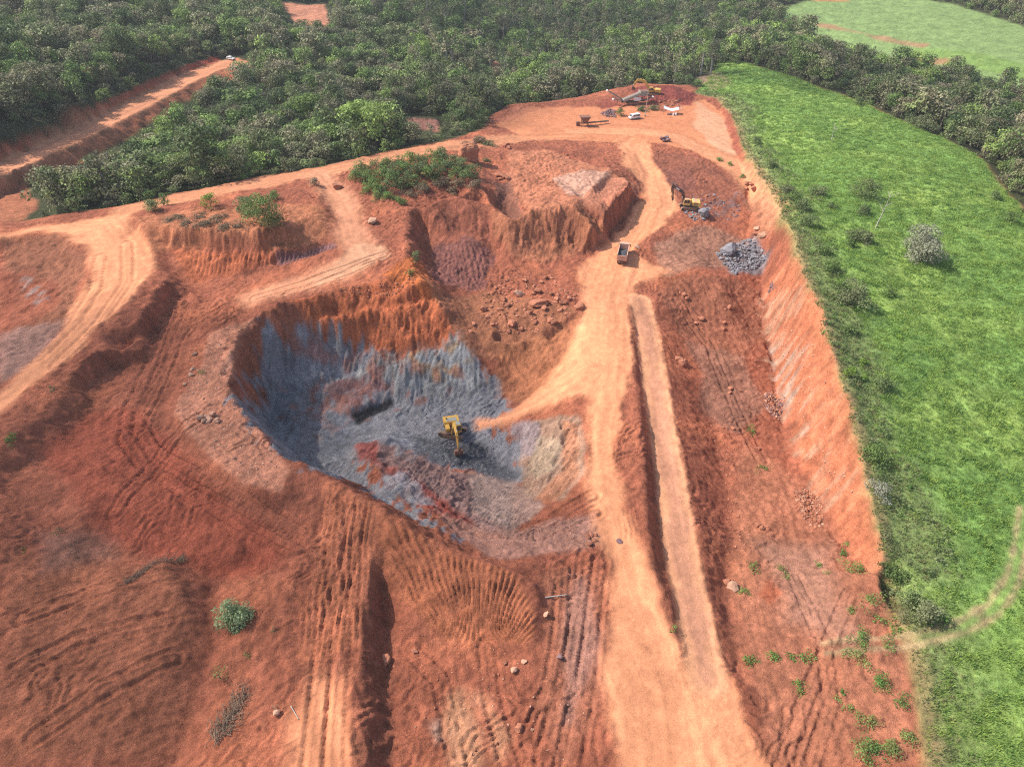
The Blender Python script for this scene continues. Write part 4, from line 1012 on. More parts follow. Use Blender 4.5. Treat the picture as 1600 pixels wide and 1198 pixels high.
def empty(name, loc, rz=0.0, label=None, cat=None, group=None, tilt=(0, 0)):
    o = bpy.data.objects.new(name, None); o.empty_display_size = .5
    o.location = loc; o.rotation_euler = (tilt[0], tilt[1], rz); C.objects.link(o)
    return tag(o, label, cat, group)

def heading(a, b):
    """angle of the ground direction from photo point a to b"""
    pa, pb = hit(*a), hit(*b)
    return math.atan2(pb[1] - pa[1], pb[0] - pa[0])

# ---------------- rocks
def rock_mesh(name, mat, seed, sub=2, flat=.75, jag=.35):
    bm = bmesh.new(); bmesh.ops.create_icosphere(bm, subdivisions=sub, radius=1.0)
    r = random.Random(seed); off = Vector((r.uniform(-9, 9), r.uniform(-9, 9), r.uniform(-9, 9)))
    from mathutils import noise
    planes = [Vector((r.gauss(0,1), r.gauss(0,1), r.gauss(0,1))).normalized() for _ in range(7)]
    sx = Vector((r.uniform(.8,1.25), r.uniform(.75,1.1), flat * r.uniform(.8,1.15)))
    for v in bm.verts:
        p = v.co.copy()
        for q in planes:
            d = p.dot(q)
            if d > .68: p -= q * (d - .68)
        p *= 1 + jag * noise.noise(p * 1.3 + off) + jag * .4 * noise.noise(p * 3.1 + off)
        v.co = Vector((p.x * sx.x, p.y * sx.y, p.z * sx.z))
    me = bpy.data.meshes.new(name); bm.to_mesh(me); bm.free(); me.materials.append(mat)
    return me

# ---------------- foliage
def foliage_arrays(seed, clumps, leaf, nleaf, aspect=.6):
    """clumps: list of (centre, radius_xyz); leaf quads spread over each clump's volume, mostly near its surface"""
    r = np.random.default_rng(seed)
    V, F, T = [], [], []
    n0 = 0
    for (c, rad) in clumps:
        n = max(6, int(nleaf * (rad[0] * rad[1] + rad[0] * rad[2]) / 2))
        d = r.normal(size=(n, 3)); d /= np.linalg.norm(d, axis=1)[:, None]
        d[:, 2] = np.where(d[:, 2] < -.35, -d[:, 2], d[:, 2])
        rr = r.uniform(.55, 1.08, n)[:, None] ** .6
        p = np.asarray(c) + d * rr * np.asarray(rad)
        nor = d * .8 + r.normal(size=(n, 3)) * .55 + np.array([0, 0, .45]); nor /= np.linalg.norm(nor, axis=1)[:, None]
        a = np.cross(nor, r.normal(size=(n, 3))); a /= np.linalg.norm(a, axis=1)[:, None] + 1e-9
        b = np.cross(nor, a)
        s = (leaf * r.uniform(.6, 1.35, n))[:, None]
        q = np.stack([p - a*s*.5, p + b*s*aspect*.5, p + a*s*.5 + nor*s*.1, p - b*s*aspect*.5], 1)
        V.append(q.reshape(-1, 3)); F.append(np.arange(n * 4).reshape(n, 4) + n0); n0 += n * 4
        base = r.uniform(.15, .85)
        T.append(np.repeat(np.clip(base + r.normal(size=n) * .16, 0, 1), 4))
    return np.concatenate(V), np.concatenate(F), np.concatenate(T)

def foliage_mesh(name, seed, clumps, leaf, nleaf, mat, aspect=.6):
    V, F, T = foliage_arrays(seed, clumps, leaf, nleaf, aspect)
    me = mesh_from(name, V, F, mat, link=False)
    a = me.attributes.new('tint', 'FLOAT', 'POINT'); a.data.foreach_set('value', T.astype(np.float32))
    return me

def crown_clumps(seed, R, h0, h1, n, cr=(.28, .5), dome=1.0):
    """clump centres through a dome-shaped crown volume"""
    r = random.Random(seed); out = []
    hh = (h1 - h0)
    for k in range(n):
        a = r.uniform(0, 2*math.pi); t = r.random() ** .55
        z = r.uniform(.12, 1.0)
        rad = R * math.sqrt(max(.06, 1 - (max(0, z - .25) / .8) ** 2)) * t * (.8 + .4 * math.sin(2*a + seed))
        q = r.uniform(*cr) * R
        out.append(((rad*math.cos(a), rad*math.sin(a), h0 + hh*z*dome - q*.4), (q, q*r.uniform(.8,1.1), q*r.uniform(.6,.85))))
    return out

def trunk_mesh(name, seed, H, r0, R, mat, limbs=5, lean=.06, h0=.45):
    mb = MB(); r = random.Random(seed)
    pts = [Vector((0, 0, -.6))]
    for k in range(1, 5): pts.append(Vector((r.uniform(-lean, lean)*H*k/4, r.uniform(-lean, lean)*H*k/4, H*k/4*.86)))
    rad = [r0*1.25, r0, r0*.8, r0*.55, r0*.22]
    for k in range(4): mb.tube(pts[k], pts[k+1], rad[k], rad[k+1], 7, cap=False)
    for k in range(limbs):
        t = r.uniform(h0, .95); i = min(3, int(t*4)); b = pts[i].lerp(pts[i+1], t*4 - i)
        a = r.uniform(0, 2*math.pi); q = R*r.uniform(.5, .85)
        e = b + Vector((math.cos(a)*q, math.sin(a)*q, q*r.uniform(.35, .8)))
        m = b.lerp(e, .5) + Vector((0, 0, -.08*q))
        mb.tube(b, m, r0*.4, r0*.28, 5, cap=False); mb.tube(m, e, r0*.28, r0*.08, 5, cap=False)
    me = bpy.data.meshes.new(name); me.from_pydata(mb.v, [], mb.f); me.materials.append(mat)
    return me
# ------------------------------------------------------------------ vegetation
MAT_LEAF = leaf_mat('forest_leaves', [(.095,.140,.050),(.165,.205,.080),(.250,.225,.135),(.120,.190,.055),(.225,.325,.085),(.290,.245,.155),(.145,.185,.075),(.275,.375,.095)])
MAT_BUSH = leaf_mat('bush_leaves', [(.110,.170,.045),(.150,.225,.058),(.125,.165,.065),(.165,.255,.060)])
MAT_WEED = leaf_mat('weed_leaves', [(.10,.20,.045),(.14,.25,.055),(.18,.23,.065)])
MAT_YEL = leaf_mat('bright_leaves', [(.17,.27,.035),(.21,.32,.045)])
MAT_OLIVE = leaf_mat('olive_leaves', [(.140,.180,.070),(.185,.200,.095),(.130,.180,.062),(.200,.240,.085)])
MAT_PALE = leaf_mat('pale_leaves', [(.26,.27,.20),(.34,.33,.26)])
MAT_DRY = leaf_mat('dry_brush', [(.20,.145,.085),(.26,.19,.115),(.15,.12,.07)])
MAT_GRASS = leaf_mat('grass_blades', [(.130,.245,.062),(.235,.365,.082),(.370,.475,.110),(.180,.305,.076)], .5)
MAT_YGR = leaf_mat('dry_grass_blades', [(.24,.24,.10),(.30,.30,.13)], .4)
MAT_BARK = flat_mat('bark', (.16,.13,.10), .9, var=.3, spec=.1)
MAT_PALEBARK = flat_mat('pale_bark', (.42,.38,.32), .9, var=.25, spec=.1)
MAT_TWIG = flat_mat('dead_twigs', (.25,.17,.115), .9, var=.3, spec=.1)

def join_two(name, fol, trk, mats):
    """one mesh from foliage and trunk"""
    def arr(me):
        v = np.empty(len(me.vertices)*3, np.float32); me.vertices.foreach_get('co', v)
        f = np.array([p.vertices[:] for p in me.polygons], np.int32)
        return v.reshape(-1, 3), f
    v0, f0 = arr(fol); v1, f1 = arr(trk)
    me = mesh_from(name, np.concatenate([v0, v1]), np.concatenate([f0, f1 + len(v0)]), None, link=False)
    for m in mats: me.materials.append(m)
    me.polygons.foreach_set('material_index', np.r_[np.zeros(len(f0), np.int32), np.ones(len(f1), np.int32)])
    t = np.zeros(len(v0), np.float32); fol.attributes['tint'].data.foreach_get('value', t)
    a = me.attributes.new('tint', 'FLOAT', 'POINT'); a.data.foreach_set('value', np.r_[t, np.full(len(v1), .5, np.float32)])
    return me

KINDS = []        # (crown mesh, trunk mesh, joined mesh, crown radius)
specs = [(3.9, 2.2, 7.4, 34), (4.4, 2.4, 8.0, 38), (3.3, 1.6, 6.4, 30), (4.8, 3.0, 8.8, 42), (3.2, 4.2, 10.0, 30), (3.6, 6.0, 12.5, 32), (2.6, .4, 4.0, 26), (3.0, .3, 3.6, 28)]
for k, (R_, h0_, h1_, n_) in enumerate(specs):
    cr_ = foliage_mesh('crown', 100 + k, crown_clumps(k * 7 + 1, R_, h0_, h1_, n_, (.26, .46)), .66 if k < 6 else .5, 11 if k < 6 else 18, MAT_LEAF)
    tr_ = trunk_mesh('trunk', 200 + k, h1_ * .92, .10 + .018 * h1_, R_, MAT_PALEBARK if k in (4, 5) else MAT_BARK, 6)
    KINDS.append((cr_, tr_, join_two('forest_tree', cr_, tr_, [MAT_LEAF, MAT_PALEBARK if k in (4, 5) else MAT_BARK]), R_))

def proto_collection(name, meshes):
    col = bpy.data.collections.new(name)
    for i, me in enumerate(meshes):
        col.objects.link(bpy.data.objects.new('%s_%02d' % (name, i), me))
    return col

def scatter(name, pts, rz, sc, vi, col, label, cat=None, tilt=None):
    """a mass nobody could count: one object of points, each carrying one plant or stone"""
    pts = np.asarray(pts, np.float32)
    me = bpy.data.meshes.new(name); me.vertices.add(len(pts)); me.vertices.foreach_set('co', pts.ravel())
    for nm, tp, v in (('rz', 'FLOAT', rz), ('vi', 'INT', vi)):
        a = me.attributes.new(nm, tp, 'POINT'); a.data.foreach_set('value', np.asarray(v, np.int32 if tp == 'INT' else np.float32))
    sc = np.asarray(sc, np.float32); sc = np.repeat(sc[:, None], 3, 1) if sc.ndim == 1 else sc
    a = me.attributes.new('sc', 'FLOAT_VECTOR', 'POINT'); a.data.foreach_set('vector', np.ascontiguousarray(sc, np.float32).ravel())
    o = bpy.data.objects.new(name, me); C.objects.link(o)
    g = bpy.data.node_groups.new(name + '_scatter', 'GeometryNodeTree')
    g.interface.new_socket('Geometry', in_out='INPUT', socket_type='NodeSocketGeometry'); g.interface.new_socket('Geometry', in_out='OUTPUT', socket_type='NodeSocketGeometry')
    N = g.nodes.new; K = g.links.new
    gi, go = N('NodeGroupInput'), N('NodeGroupOutput')
    ip = N('GeometryNodeInstanceOnPoints'); ci = N('GeometryNodeCollectionInfo'); ci.inputs['Collection'].default_value = col
    ci.inputs['Separate Children'].default_value = True; ci.inputs['Reset Children'].default_value = True
    def na(nm, tp):
        n = N('GeometryNodeInputNamedAttribute'); n.data_type = tp; n.inputs['Name'].default_value = nm; return n.outputs['Attribute']
    cx = N('ShaderNodeCombineXYZ'); K(na('rz', 'FLOAT'), cx.inputs[2])
    K(gi.outputs[0], ip.inputs['Points']); K(ci.outputs[0], ip.inputs['Instance']); ip.inputs['Pick Instance'].default_value = True
    K(na('vi', 'INT'), ip.inputs['Instance Index']); K(cx.outputs[0], ip.inputs['Rotation']); K(na('sc', 'FLOAT_VECTOR'), ip.inputs['Scale'])
    K(ip.outputs[0], go.inputs[0])
    md = o.modifiers.new('scatter', 'NODES'); md.node_group = g
    tag(o, label, cat, None, 'stuff')
    return o

def project(x, y, z):
    """photo coordinates and depth of ground points (to skip what lies far outside the view)"""
    dy = y; dz = z - CAM_H
    dep = dy * CP - dz * SP; up = dy * SP + dz * CP
    return CX + FOC * x / dep, CY - FOC * up / dep, dep

def occluded(x, y, z):
    """true where the ground hides the point from the viewpoint"""
    h = np.zeros(x.shape, bool)
    for t in np.linspace(.35, .985, 64):
        h |= (CAM_H + (z - CAM_H) * t) < bil(HT, x * t, y * t)
    return h

# ---- woods
CLEAR = [raster_mask(W(q), 1.5, 1.5, 3) for q in (
    [(438,4),(512,6),(520,66),(462,52)], [(118,96),(152,102),(142,116),(116,110)], [(616,182),(692,180),(694,216),(630,218)],
    [(-40,300),(0,285),(40,290),(60,320),(30,345),(-40,360)], [(0,296),(190,222),(330,130),(375,102),(390,118),(312,158),(205,244),(100,308),(40,335),(0,335)],
    [(755,85),(775,95),(790,120),(765,110)], [(758,140),(790,148),(800,162),(772,160)], [(560,152),(590,150),(590,175),(565,178)], [(1085,122),(1130,112),(1145,130),(1110,142)],
    [(1290,62),(1310,66),(1296,78)], [(1335,85),(1368,78),(1362,94)])]
bank = raster_mask([at(*p) for p in [(-120,280,13.6),(0,230,13.6),(80,197,13.6),(150,166,13.4),(220,132,13),(292,101,12.2),(320,92,11),(388,88,10),(392,100,10),(310,147,7),(250,184,6.4),(180,226,6),(110,261,5.8),(60,281,5.6),(0,306,5.4),(-120,356,5.4)]], 1.0, .8, 5)
blk = np.clip(M_FARM * 1.0 + bank + sum(CLEAR), 0, 1)
for q in CLEAR[3:6]: GC_ = None
step = 4.9
gx_, gy_ = np.meshgrid(np.arange(-330, 345, step), np.arange(100, 640, step))
tx = (gx_ + RNG.uniform(-.48, .48, gx_.shape) * step).ravel(); ty = (gy_ + RNG.uniform(-.48, .48, gx_.shape) * step).ravel()
inw = bil(raster_mask(WOODS_XY, 1.5, 1.0, 4), tx, ty)
ok = (inw > .5) & (bil(blk, tx, ty) < .35)
tx, ty = tx[ok], ty[ok]
tz_ = height(tx, ty)
ppx, ppy, dep = project(tx, ty, tz_)
ok = (ppx > -150) & (ppx < 1750) & (ppy > -130) & (ppy < 1200) & ((dep < 430) | (RNG.random(len(tx)) < .8))
tx, ty, tz_, ppx, ppy, dep = [a[ok] for a in (tx, ty, tz_, ppx, ppy, dep)]
bord = bil(blur(raster_mask(WOODS_XY, 1.0) * (1 - blk), 5.0), tx, ty)       # low near clearings and edges
dens = fbm(tx / 30, ty / 30, 3, 201)
farv = ppy < 130
kind = np.where(bord < .80, RNG.integers(6, 8, len(tx)), RNG.integers(0, 4, len(tx)))
tall = (ppx > 640) & (ppx < 1120) & (ppy < 130) & (RNG.random(len(tx)) < .55)
kind = np.where(tall, RNG.integers(4, 6, len(tx)), kind)
tsc = RNG.choice([.62,.8,.95,1.1,1.35], len(tx), p=[.18,.22,.28,.22,.10]) * RNG.uniform(.9, 1.12, len(tx)) * (1 + .25 * dens) * np.where(bord > .9, 1.08, .92)
trz = RNG.uniform(0, 6.283, len(tx)); tan_ = np.c_[RNG.uniform(.8, 1.25, len(tx)), RNG.uniform(.8, 1.25, len(tx)), RNG.uniform(.7, 1.3, len(tx))]
tz_ = tz_ - .15
hid = occluded(tx, ty, tz_ + 5.0)
inf = (ppx > 0) & (ppx < 1600) & (ppy > 4) & ~hid
score = np.where(inf, (5 + 2.0 * (kind < 6)) * tsc / dep, 0)
big = np.argsort(-score)[:300]
isbig = np.zeros(len(tx), bool); isbig[big] = True
print('trees', len(tx), 'visible', int(inf.sum()))
LU_ = np.asarray(wl['upper'])[:, :2]; LC_ = np.asarray(wl['cut'])[:, :2]; SK_ = np.array([at(*q)[:2] for q in SKY]); PALM_ = np.array(hit(690, 203)[:2]); DEAD_ = np.array(hit(176, 316)[:2])
def near(P, x, y): return float(poly_dist(P, np.array([x]), np.array([y]), False)[0])
def size_word(h): return 'small' if h < 6.2 else ('large' if h > 8.4 else 'middling')
def tree_words(px, py, x, y, h):
    s_ = size_word(h)
    if px > 1090 and py < 330:
        d = near(SK_, x, y)
        if d < 13: return s_ + ' dark green tree in the first row behind the crest of the bright meadow', s_ + ' trees right behind the meadow crest'
        if d < 34: return s_ + ' rounded tree down in the wooded valley behind the bright meadow', s_ + ' trees in the meadow valley'
        return s_ + ' tree on the far side of the wooded valley below the distant field', s_ + ' trees below the distant field'
    if px > 760: return s_ + ' dark green tree in the woods just behind the crusher yard', s_ + ' trees behind the crusher yard'
    if py < 62 + (372 - px) * .49: return s_ + ' dull green tree in the woods above the red cut bank', s_ + ' trees above the cut bank'
    if math.hypot(x - PALM_[0], y - PALM_[1]) < 24: return s_ + ' grey green tree near the palm and the pale red bank', s_ + ' trees near the palm'
    if math.hypot(x - DEAD_[0], y - DEAD_[1]) < 24: return s_ + ' grey green tree around the thin dead pole at the scrub edge', s_ + ' trees around the dead pole'
    if near(LU_, x, y) < 20: return s_ + ' grey green tree in the front rows of the woods along the upper dirt road', s_ + ' trees along the upper dirt road'
    if near(LC_, x, y) < 30: return s_ + ' grey green tree on the slope just below the cut road', s_ + ' trees below the cut road'
    return s_ + ' grey green tree deep in the woods between the two dirt roads', s_ + ' trees between the two dirt roads'
SH_WORDS = ('low grey green shrub in the strip of scrub beside the upper dirt road', 'scrub beside the upper dirt road')
for i in big:
    k = int(kind[i])
    lab, grp = tree_words(ppx[i], ppy[i], tx[i], ty[i], specs[k][2] * tsc[i]) if k < 6 else SH_WORDS
    if k >= 6:
        if ppx[i] > 1090: lab, grp = 'low rounded shrub along the lower edge of the wooded valley', 'shrubs edging the valley woods'
        elif ppx[i] > 760: lab, grp = 'low shrub at the edge of the woods behind the crusher yard', 'shrubs behind the crusher yard'
        elif ppy[i] < 330 - ppx[i] * .56: lab, grp = 'low dull green shrub above or below the cut road bank', 'shrubs along the cut road'
    e = empty('forest_tree' if k < 6 else 'shrub', (tx[i], ty[i], tz_[i]), trz[i], lab, 'tree' if k < 6 else 'shrub', grp)
    e.scale = tuple(float(q) for q in tsc[i] * tan_[i])
    for nm, me in (('crown' if k < 6 else 'foliage', KINDS[k][0]), ('trunk', KINDS[k][1])):
        o = bpy.data.objects.new(nm, me); C.objects.link(o); o.parent = e
rest = ~isbig
scatter('forest', np.c_[tx, ty, tz_][rest], trz[rest], (tsc[:, None] * tan_)[rest], kind[rest], proto_collection('forest_tree', [k[2] for k in KINDS]), 'dense dark green woodland covering the hillsides beyond the quarry', 'woodland')

# ---- single bushes
def bush(name, px, py, w, h, mat, label, cat='bush', group=None, leaf=.32, n=22, seed=None, dens=34, stem=True, zoff=-.1, aspect=.6, loc=None):
    seed = int(px * 7 + py) if seed is None else seed
    p = loc or hit(px, py); z = zat(p[0], p[1])
    e = empty(name, (p[0], p[1], z + zoff), random.uniform(0, 6.28), label, cat, group)
    me = foliage_mesh('foliage', seed, crown_clumps(seed, w * .62, h * .05, h * 1.1, n, (.26, .46)), leaf, dens * (.5 / leaf) ** 1.3, mat, aspect)
    o = bpy.data.objects.new('foliage', me); C.objects.link(o); o.parent = e
    if stem:
        t = bpy.data.objects.new('stem', trunk_mesh('stem', seed, h * .8, .03 + .015 * h, w / 2, MAT_BARK, 7, .08, .15)); C.objects.link(t); t.parent = e
    return e

for (px, py, w) in [(566,276,4.2),(588,272,4.4),(606,270,4),(624,268,4.2),(642,264,4.4),(660,264,4.2),(676,258,4),(692,256,4.2),(708,260,3.8),(722,270,4),(738,276,3.6),(612,288,3.8),(640,286,3.4),(582,294,3.4),(668,280,3.4),(575,284,3.6),(598,280,3.6),(618,278,3.8),(634,274,3.8),(652,274,3.6),(684,268,3.6),(700,270,3.6),(714,278,3.2),(728,284,3.2),(650,292,3.0),(628,294,3.2),(604,300,3.0),(590,302,2.8),(556,284,3.0),(680,276,3.2)]:
    bush('bush', px, py, w * 1.35, w * .95, MAT_BUSH, 'leafy green bush on top of the mound beside the collapsed red scarp', group='bushes on the mound')
for (px, py, w) in [(660,298,3),(690,290,3.4),(718,292,3),(640,304,2.6),(744,290,2.6),(706,300,2.6)]:
    bush('dry_bush', px, py, w * 1.5, w * .5, MAT_DRY, 'dry brownish scrub along the crest of the collapsed red scarp', group='dry scrub on the scarp crest', leaf=.28)
for (px, py, w) in [(606,310,2.4),(622,316,2.2),(590,308,2.6),(572,300,2.2),(630,318,1.8)]:
    bush('weed', px, py, w * 1.4, w * .6, MAT_WEED, 'low weeds hanging on the near lip of the bushy mound', group='weeds on the mound lip', leaf=.26, stem=False)
bush('bush', 419, 352, 8.0, 7.0, MAT_BUSH, 'largest leafy bush on the island bank, hanging over its eroded face', leaf=.34, n=34)
bush('bush', 384, 330, 5.6, 3.6, MAT_OLIVE, 'olive bush next to the largest bush on the island bank')
bush('bush', 330, 324, 3.8, 3.2, MAT_YEL, 'single round yellow green bush on the island bank by the road')
bush('bush', 256, 322, 3.4, 3.4, MAT_BUSH, 'small bright round bush at the left tip of the island bank')
bush('bush', 238, 330, 4.6, 2.6, MAT_OLIVE, 'wide low olive bush at the left tip of the island bank')
bush('bush', 430, 312, 3.2, 2.2, MAT_WEED, 'pale green bush behind the largest bush on the island bank')
bush('dry_bush', 492, 290, 3.0, 1.8, MAT_DRY, 'dry brown scrub beside the fork of the upper road')
for (px, py, w) in [(290,350,3.2),(320,352,3.4),(350,354,3.2),(280,342,3),(310,340,3),(345,342,3.2),(375,352,2.8),(265,345,2.6)]:
    bush('dry_bush', px, py, w * 1.6, .7, MAT_DRY, 'dry grey grass mat on top of the island bank', 'dry grass', 'dry grass on the island bank', leaf=.26, stem=False, n=14)
bush('bush', 651, 412, 2.4, 2.6, MAT_OLIVE, 'small dark bush on the ridge between the plateau and the collapsed bowl')
bush('bush', 641, 430, 1.5, 1.4, MAT_BUSH, 'tiny green bush below the ridge beside the orange wall')
# meadow
bush('meadow_tree', 1438, 404, 8.6, 7.4, leaf_mat('greyish_leaves', [(.27,.28,.185),(.31,.31,.21)]), 'lone round tree with greyish crown standing in the bright meadow', 'tree', leaf=.42, n=44)
for (px, py, w, lab) in [(1352,308,7.5,'largest dense bush in the middle of the meadow'),(1298,327,2.4,'small dark bush left of the largest meadow bush'),(1348,335,3.6,'dark flat bush beside the leaning dead tree'),
        (1338,372,4.4,'grey green bush just below the leaning dead tree'),(1352,378,4.2,'dull bush paired with another below the leaning dead tree'),(1328,385,3.2,'bright green bush in front of the pair below the dead tree'),
        (1436,200,6.4,'wide dark bush near the upper edge of the meadow'),(1404,176,4.5,'bush at the upper meadow edge before the wooded valley'),(1340,164,4.0,'small dark bush high on the meadow near its crest'),
        (1554,310,3.4,'small bush near the bare dark patches in the meadow'),(1577,346,4.4,'round bush below the bare dark patches in the meadow'),
        (1252,330,4.6,'dark bush on the meadow edge above the cut'),(1262,352,4.2,'green bush on the meadow edge near the excavator bench'),(1229,304,3.6,'bush on the meadow edge beside the upper cut'),(1278,308,4.2,'loose bush inside the meadow edge'),
        (1240,316,3.6,'low bush squeezed against the meadow edge'),(1332,474,7.8,'widest sprawling bush along the meadow edge above the pale cut face'),(1300,425,3.8,'bush near the bend of the meadow edge'),(1316,452,4.4,'upper bush of the sprawling cluster on the meadow edge'),
        (1388,462,3.0,'brownish bush a little inside the meadow'),(1326,520,2.6,'small vivid green bush below the sprawling cluster'),(1380,606,3.4,'greyish bush well inside the meadow beside yellow shrubs'),
        (1366,724,4.2,'green bush beside the white flecked shrub'),(1395,900,3.4,'upright bush at the foot of the meadow edge'),(1442,968,4.6,'wide bush between the meadow edge and the curving track'),(1422,940,3.4,'olive bush beside the wide bush near the curving track'),
        (1205,262,3.0,'low bush at the yard corner of the meadow edge'),(1180,225,3.0,'dark low bush along the yard side of the meadow edge'),(1290,398,3.2,'bush hugging the meadow edge above the grey rock pile')]:
    bush('bush', px, py, w, w * (.62 if w > 3 else .7), random.choice([MAT_OLIVE, MAT_BUSH, MAT_OLIVE]), lab, leaf=.34, n=26)
for (px, py, w, lab) in [(1347,568,1.9,'yellow green shrub inside the meadow edge, uppermost of three'),(1327,588,2.4,'widest yellow green shrub on the meadow edge'),(1349,592,1.5,'smallest yellow green shrub inside the meadow edge'),(1405,530,1.4,'tiny lime green shrub alone in the meadow')]:
    bush('shrub', px, py, w, w * .7, MAT_YEL, lab, 'shrub', leaf=.28)
bush('shrub', 1371, 770, 3.6, 2.6, MAT_PALE, 'white flecked pale shrub on the meadow edge', 'shrub', leaf=.24, dens=22)
# weeds growing on the bare right-hand ground
for (px, py, w) in [(1337,893,2.6),(1365,940,2.2),(1341,995,1.9),(1343,1033,2.2),(1330,956,1.4),(1262,1028,1.6),(1207,1028,1.5),(1239,1029,1.2),(1166,1032,1.4),(1176,1030,1.2),(1380,1065,2.4),(1178,890,1.5),(1161,924,1.4),(1357,1128,1.9),(1364,1172,2.4),(1345,1180,2.2),
                    (1392,1175,2.4),(1246,1068,1.2),(1255,1080,1.1),(1310,1090,.9),(1220,890,1.2),(1228,902,1.0),(1280,883,1.0),(1292,898,.9),(1318,1080,.8),(1388,1010,1.6),(1400,985,1.4),(1345,1010,1.3),(1375,970,1.4),(1174,674,2.0),(1194,733,1.6),(1318,865,1.2),(1325,850,1.0),(1410,1100,1.8),(1420,1150,2.0),(1332,1110,1.2)]:
    bush('weed', px, py, w * 1.5, w * .5, MAT_WEED, 'low bright green weed clump on the bare red ground beside the meadow', 'weed', 'weed clumps on bare ground', leaf=.22, stem=False, n=14, dens=26)
# foreground left
bush('bush', 371, 972, 4.3, 3.6, leaf_mat('sage_leaves', [(.24,.31,.14),(.29,.36,.17)]), 'round sage green bush standing alone in the red foreground', leaf=.34, n=60, dens=40)
bush('bush', 345, 1062, 2.2, 1.7, MAT_WEED, 'thin sprawling green bush below the round sage bush', leaf=.2, n=12, dens=16)
bush('weed', 386, 1026, 1.2, .8, MAT_WEED, 'small green weed between the two foreground bushes', 'weed', leaf=.17, n=8, stem=False)
bush('weed', 428, 988, 1.0, .5, MAT_OLIVE, 'small dry olive weed right of the round sage bush', 'weed', leaf=.16, n=8, stem=False)
bush('dry_bush', 431, 1112, 1.6, 1.0, MAT_DRY, 'grey dried weed beside a pale stone near the strip ramp', leaf=.16, n=10, dens=16)
bush('weed', 18, 688, 2.6, 1.2, MAT_WEED, 'light green plants on the lip of the left scarp', 'weed', leaf=.2, n=12, stem=False)
bush('weed', 82, 610, 1.8, .8, MAT_OLIVE, 'faded green weeds along the road scarp edge', 'weed', leaf=.2, n=10, stem=False)
bush('weed', 316, 582, 1.6, .6, MAT_WEED, 'small green weeds on the pale bench', 'weed', leaf=.2, n=8, stem=False)
bush('weed', 36, 858, 1.0, .6, MAT_YEL, 'tiny lime green plant in the left foreground hollow', 'weed', leaf=.18, n=6, stem=False)
bush('weed', 90, 830, 2.2, .5, MAT_OLIVE, 'straggling dark weeds in the left foreground hollow', 'weed', leaf=.18, n=10, dens=14, stem=False)
bush('weed', 1054, 985, 1.6, .8, MAT_WEED, 'green weeds in the ditch between the two roads', 'weed', leaf=.2, n=8, stem=False)
bush('weed', 282, 880, 1.8, .9, MAT_DRY, 'dry yellowish weed at the end of the twig heap', 'weed', leaf=.18, n=10, stem=False)
for (px, py, w) in [(1125,252,2.4),(1140,258,2.0),(1160,278,2.2)]:
    bush('weed', px, py, w, w*.5, MAT_WEED, 'green weeds along the stockpile bench below the meadow edge', 'weed', 'weeds on the stockpile bench', leaf=.26, stem=False)
bush('bush', 969, 181, 3.4, 2.6, MAT_BUSH, 'small green bush beside the dark rock heap in the yard'); bush('bush', 1002, 173, 4.5, 1.6, MAT_OLIVE, 'low olive scrub behind the white van')
bush('bush', 1020, 172, 4.0, 1.4, MAT_OLIVE, 'low olive scrub right of the light mast')
bush('dry_bush', 748, 222, 5.0, 1.6, MAT_DRY, 'dry grey scrub behind the big earth block'); bush('dry_bush', 762, 226, 4.0, 1.2, MAT_OLIVE, 'dull olive scrub between the earth block and the yard'); bush('weed', 762, 252, 2.2, 1.0, MAT_OLIVE, 'small weed on the ledge in front of the earth block', 'weed', stem=False)

# palm
pp = hit(690, 203)
pal = empty('palm', (pp[0], pp[1], zat(pp[0], pp[1]) - .2), 0, 'feathery palm standing before the pale red bank in the scrub', 'palm')
mb = MB(); mb.tube((0,0,0), (.1,0,1.6), .22, .16, 7)
mb.build('trunk', MAT_BARK, pal)
for k in range(13):
    a = k * 2.4; mb = MB(); el_ = random.uniform(.35, 1.2); ln = random.uniform(3.6, 4.8); prev = Vector((.1, 0, 1.5)); d = Vector((math.cos(a)*math.cos(el_), math.sin(a)*math.cos(el_), math.sin(el_)))
    side = d.cross(Vector((0,0,1))).normalized()
    for j in range(8):
        nx = prev + d * ln / 8; d = (d + Vector((0,0,-.11))).normalized()
        mb.beam(prev, nx, .05, .04)
        for s in (-1, 1):
            for q in (0.15, .55):
                b0 = prev.lerp(nx, q); tip = b0 + side*s*(.75 - .05*j) + d*.35 + Vector((0,0,-.2))
                mb.add([b0 - d*.07, b0 + d*.07, tip], [(0,1,2)])
        prev = nx
    mb.build('frond', MAT_OLIVE, pal)

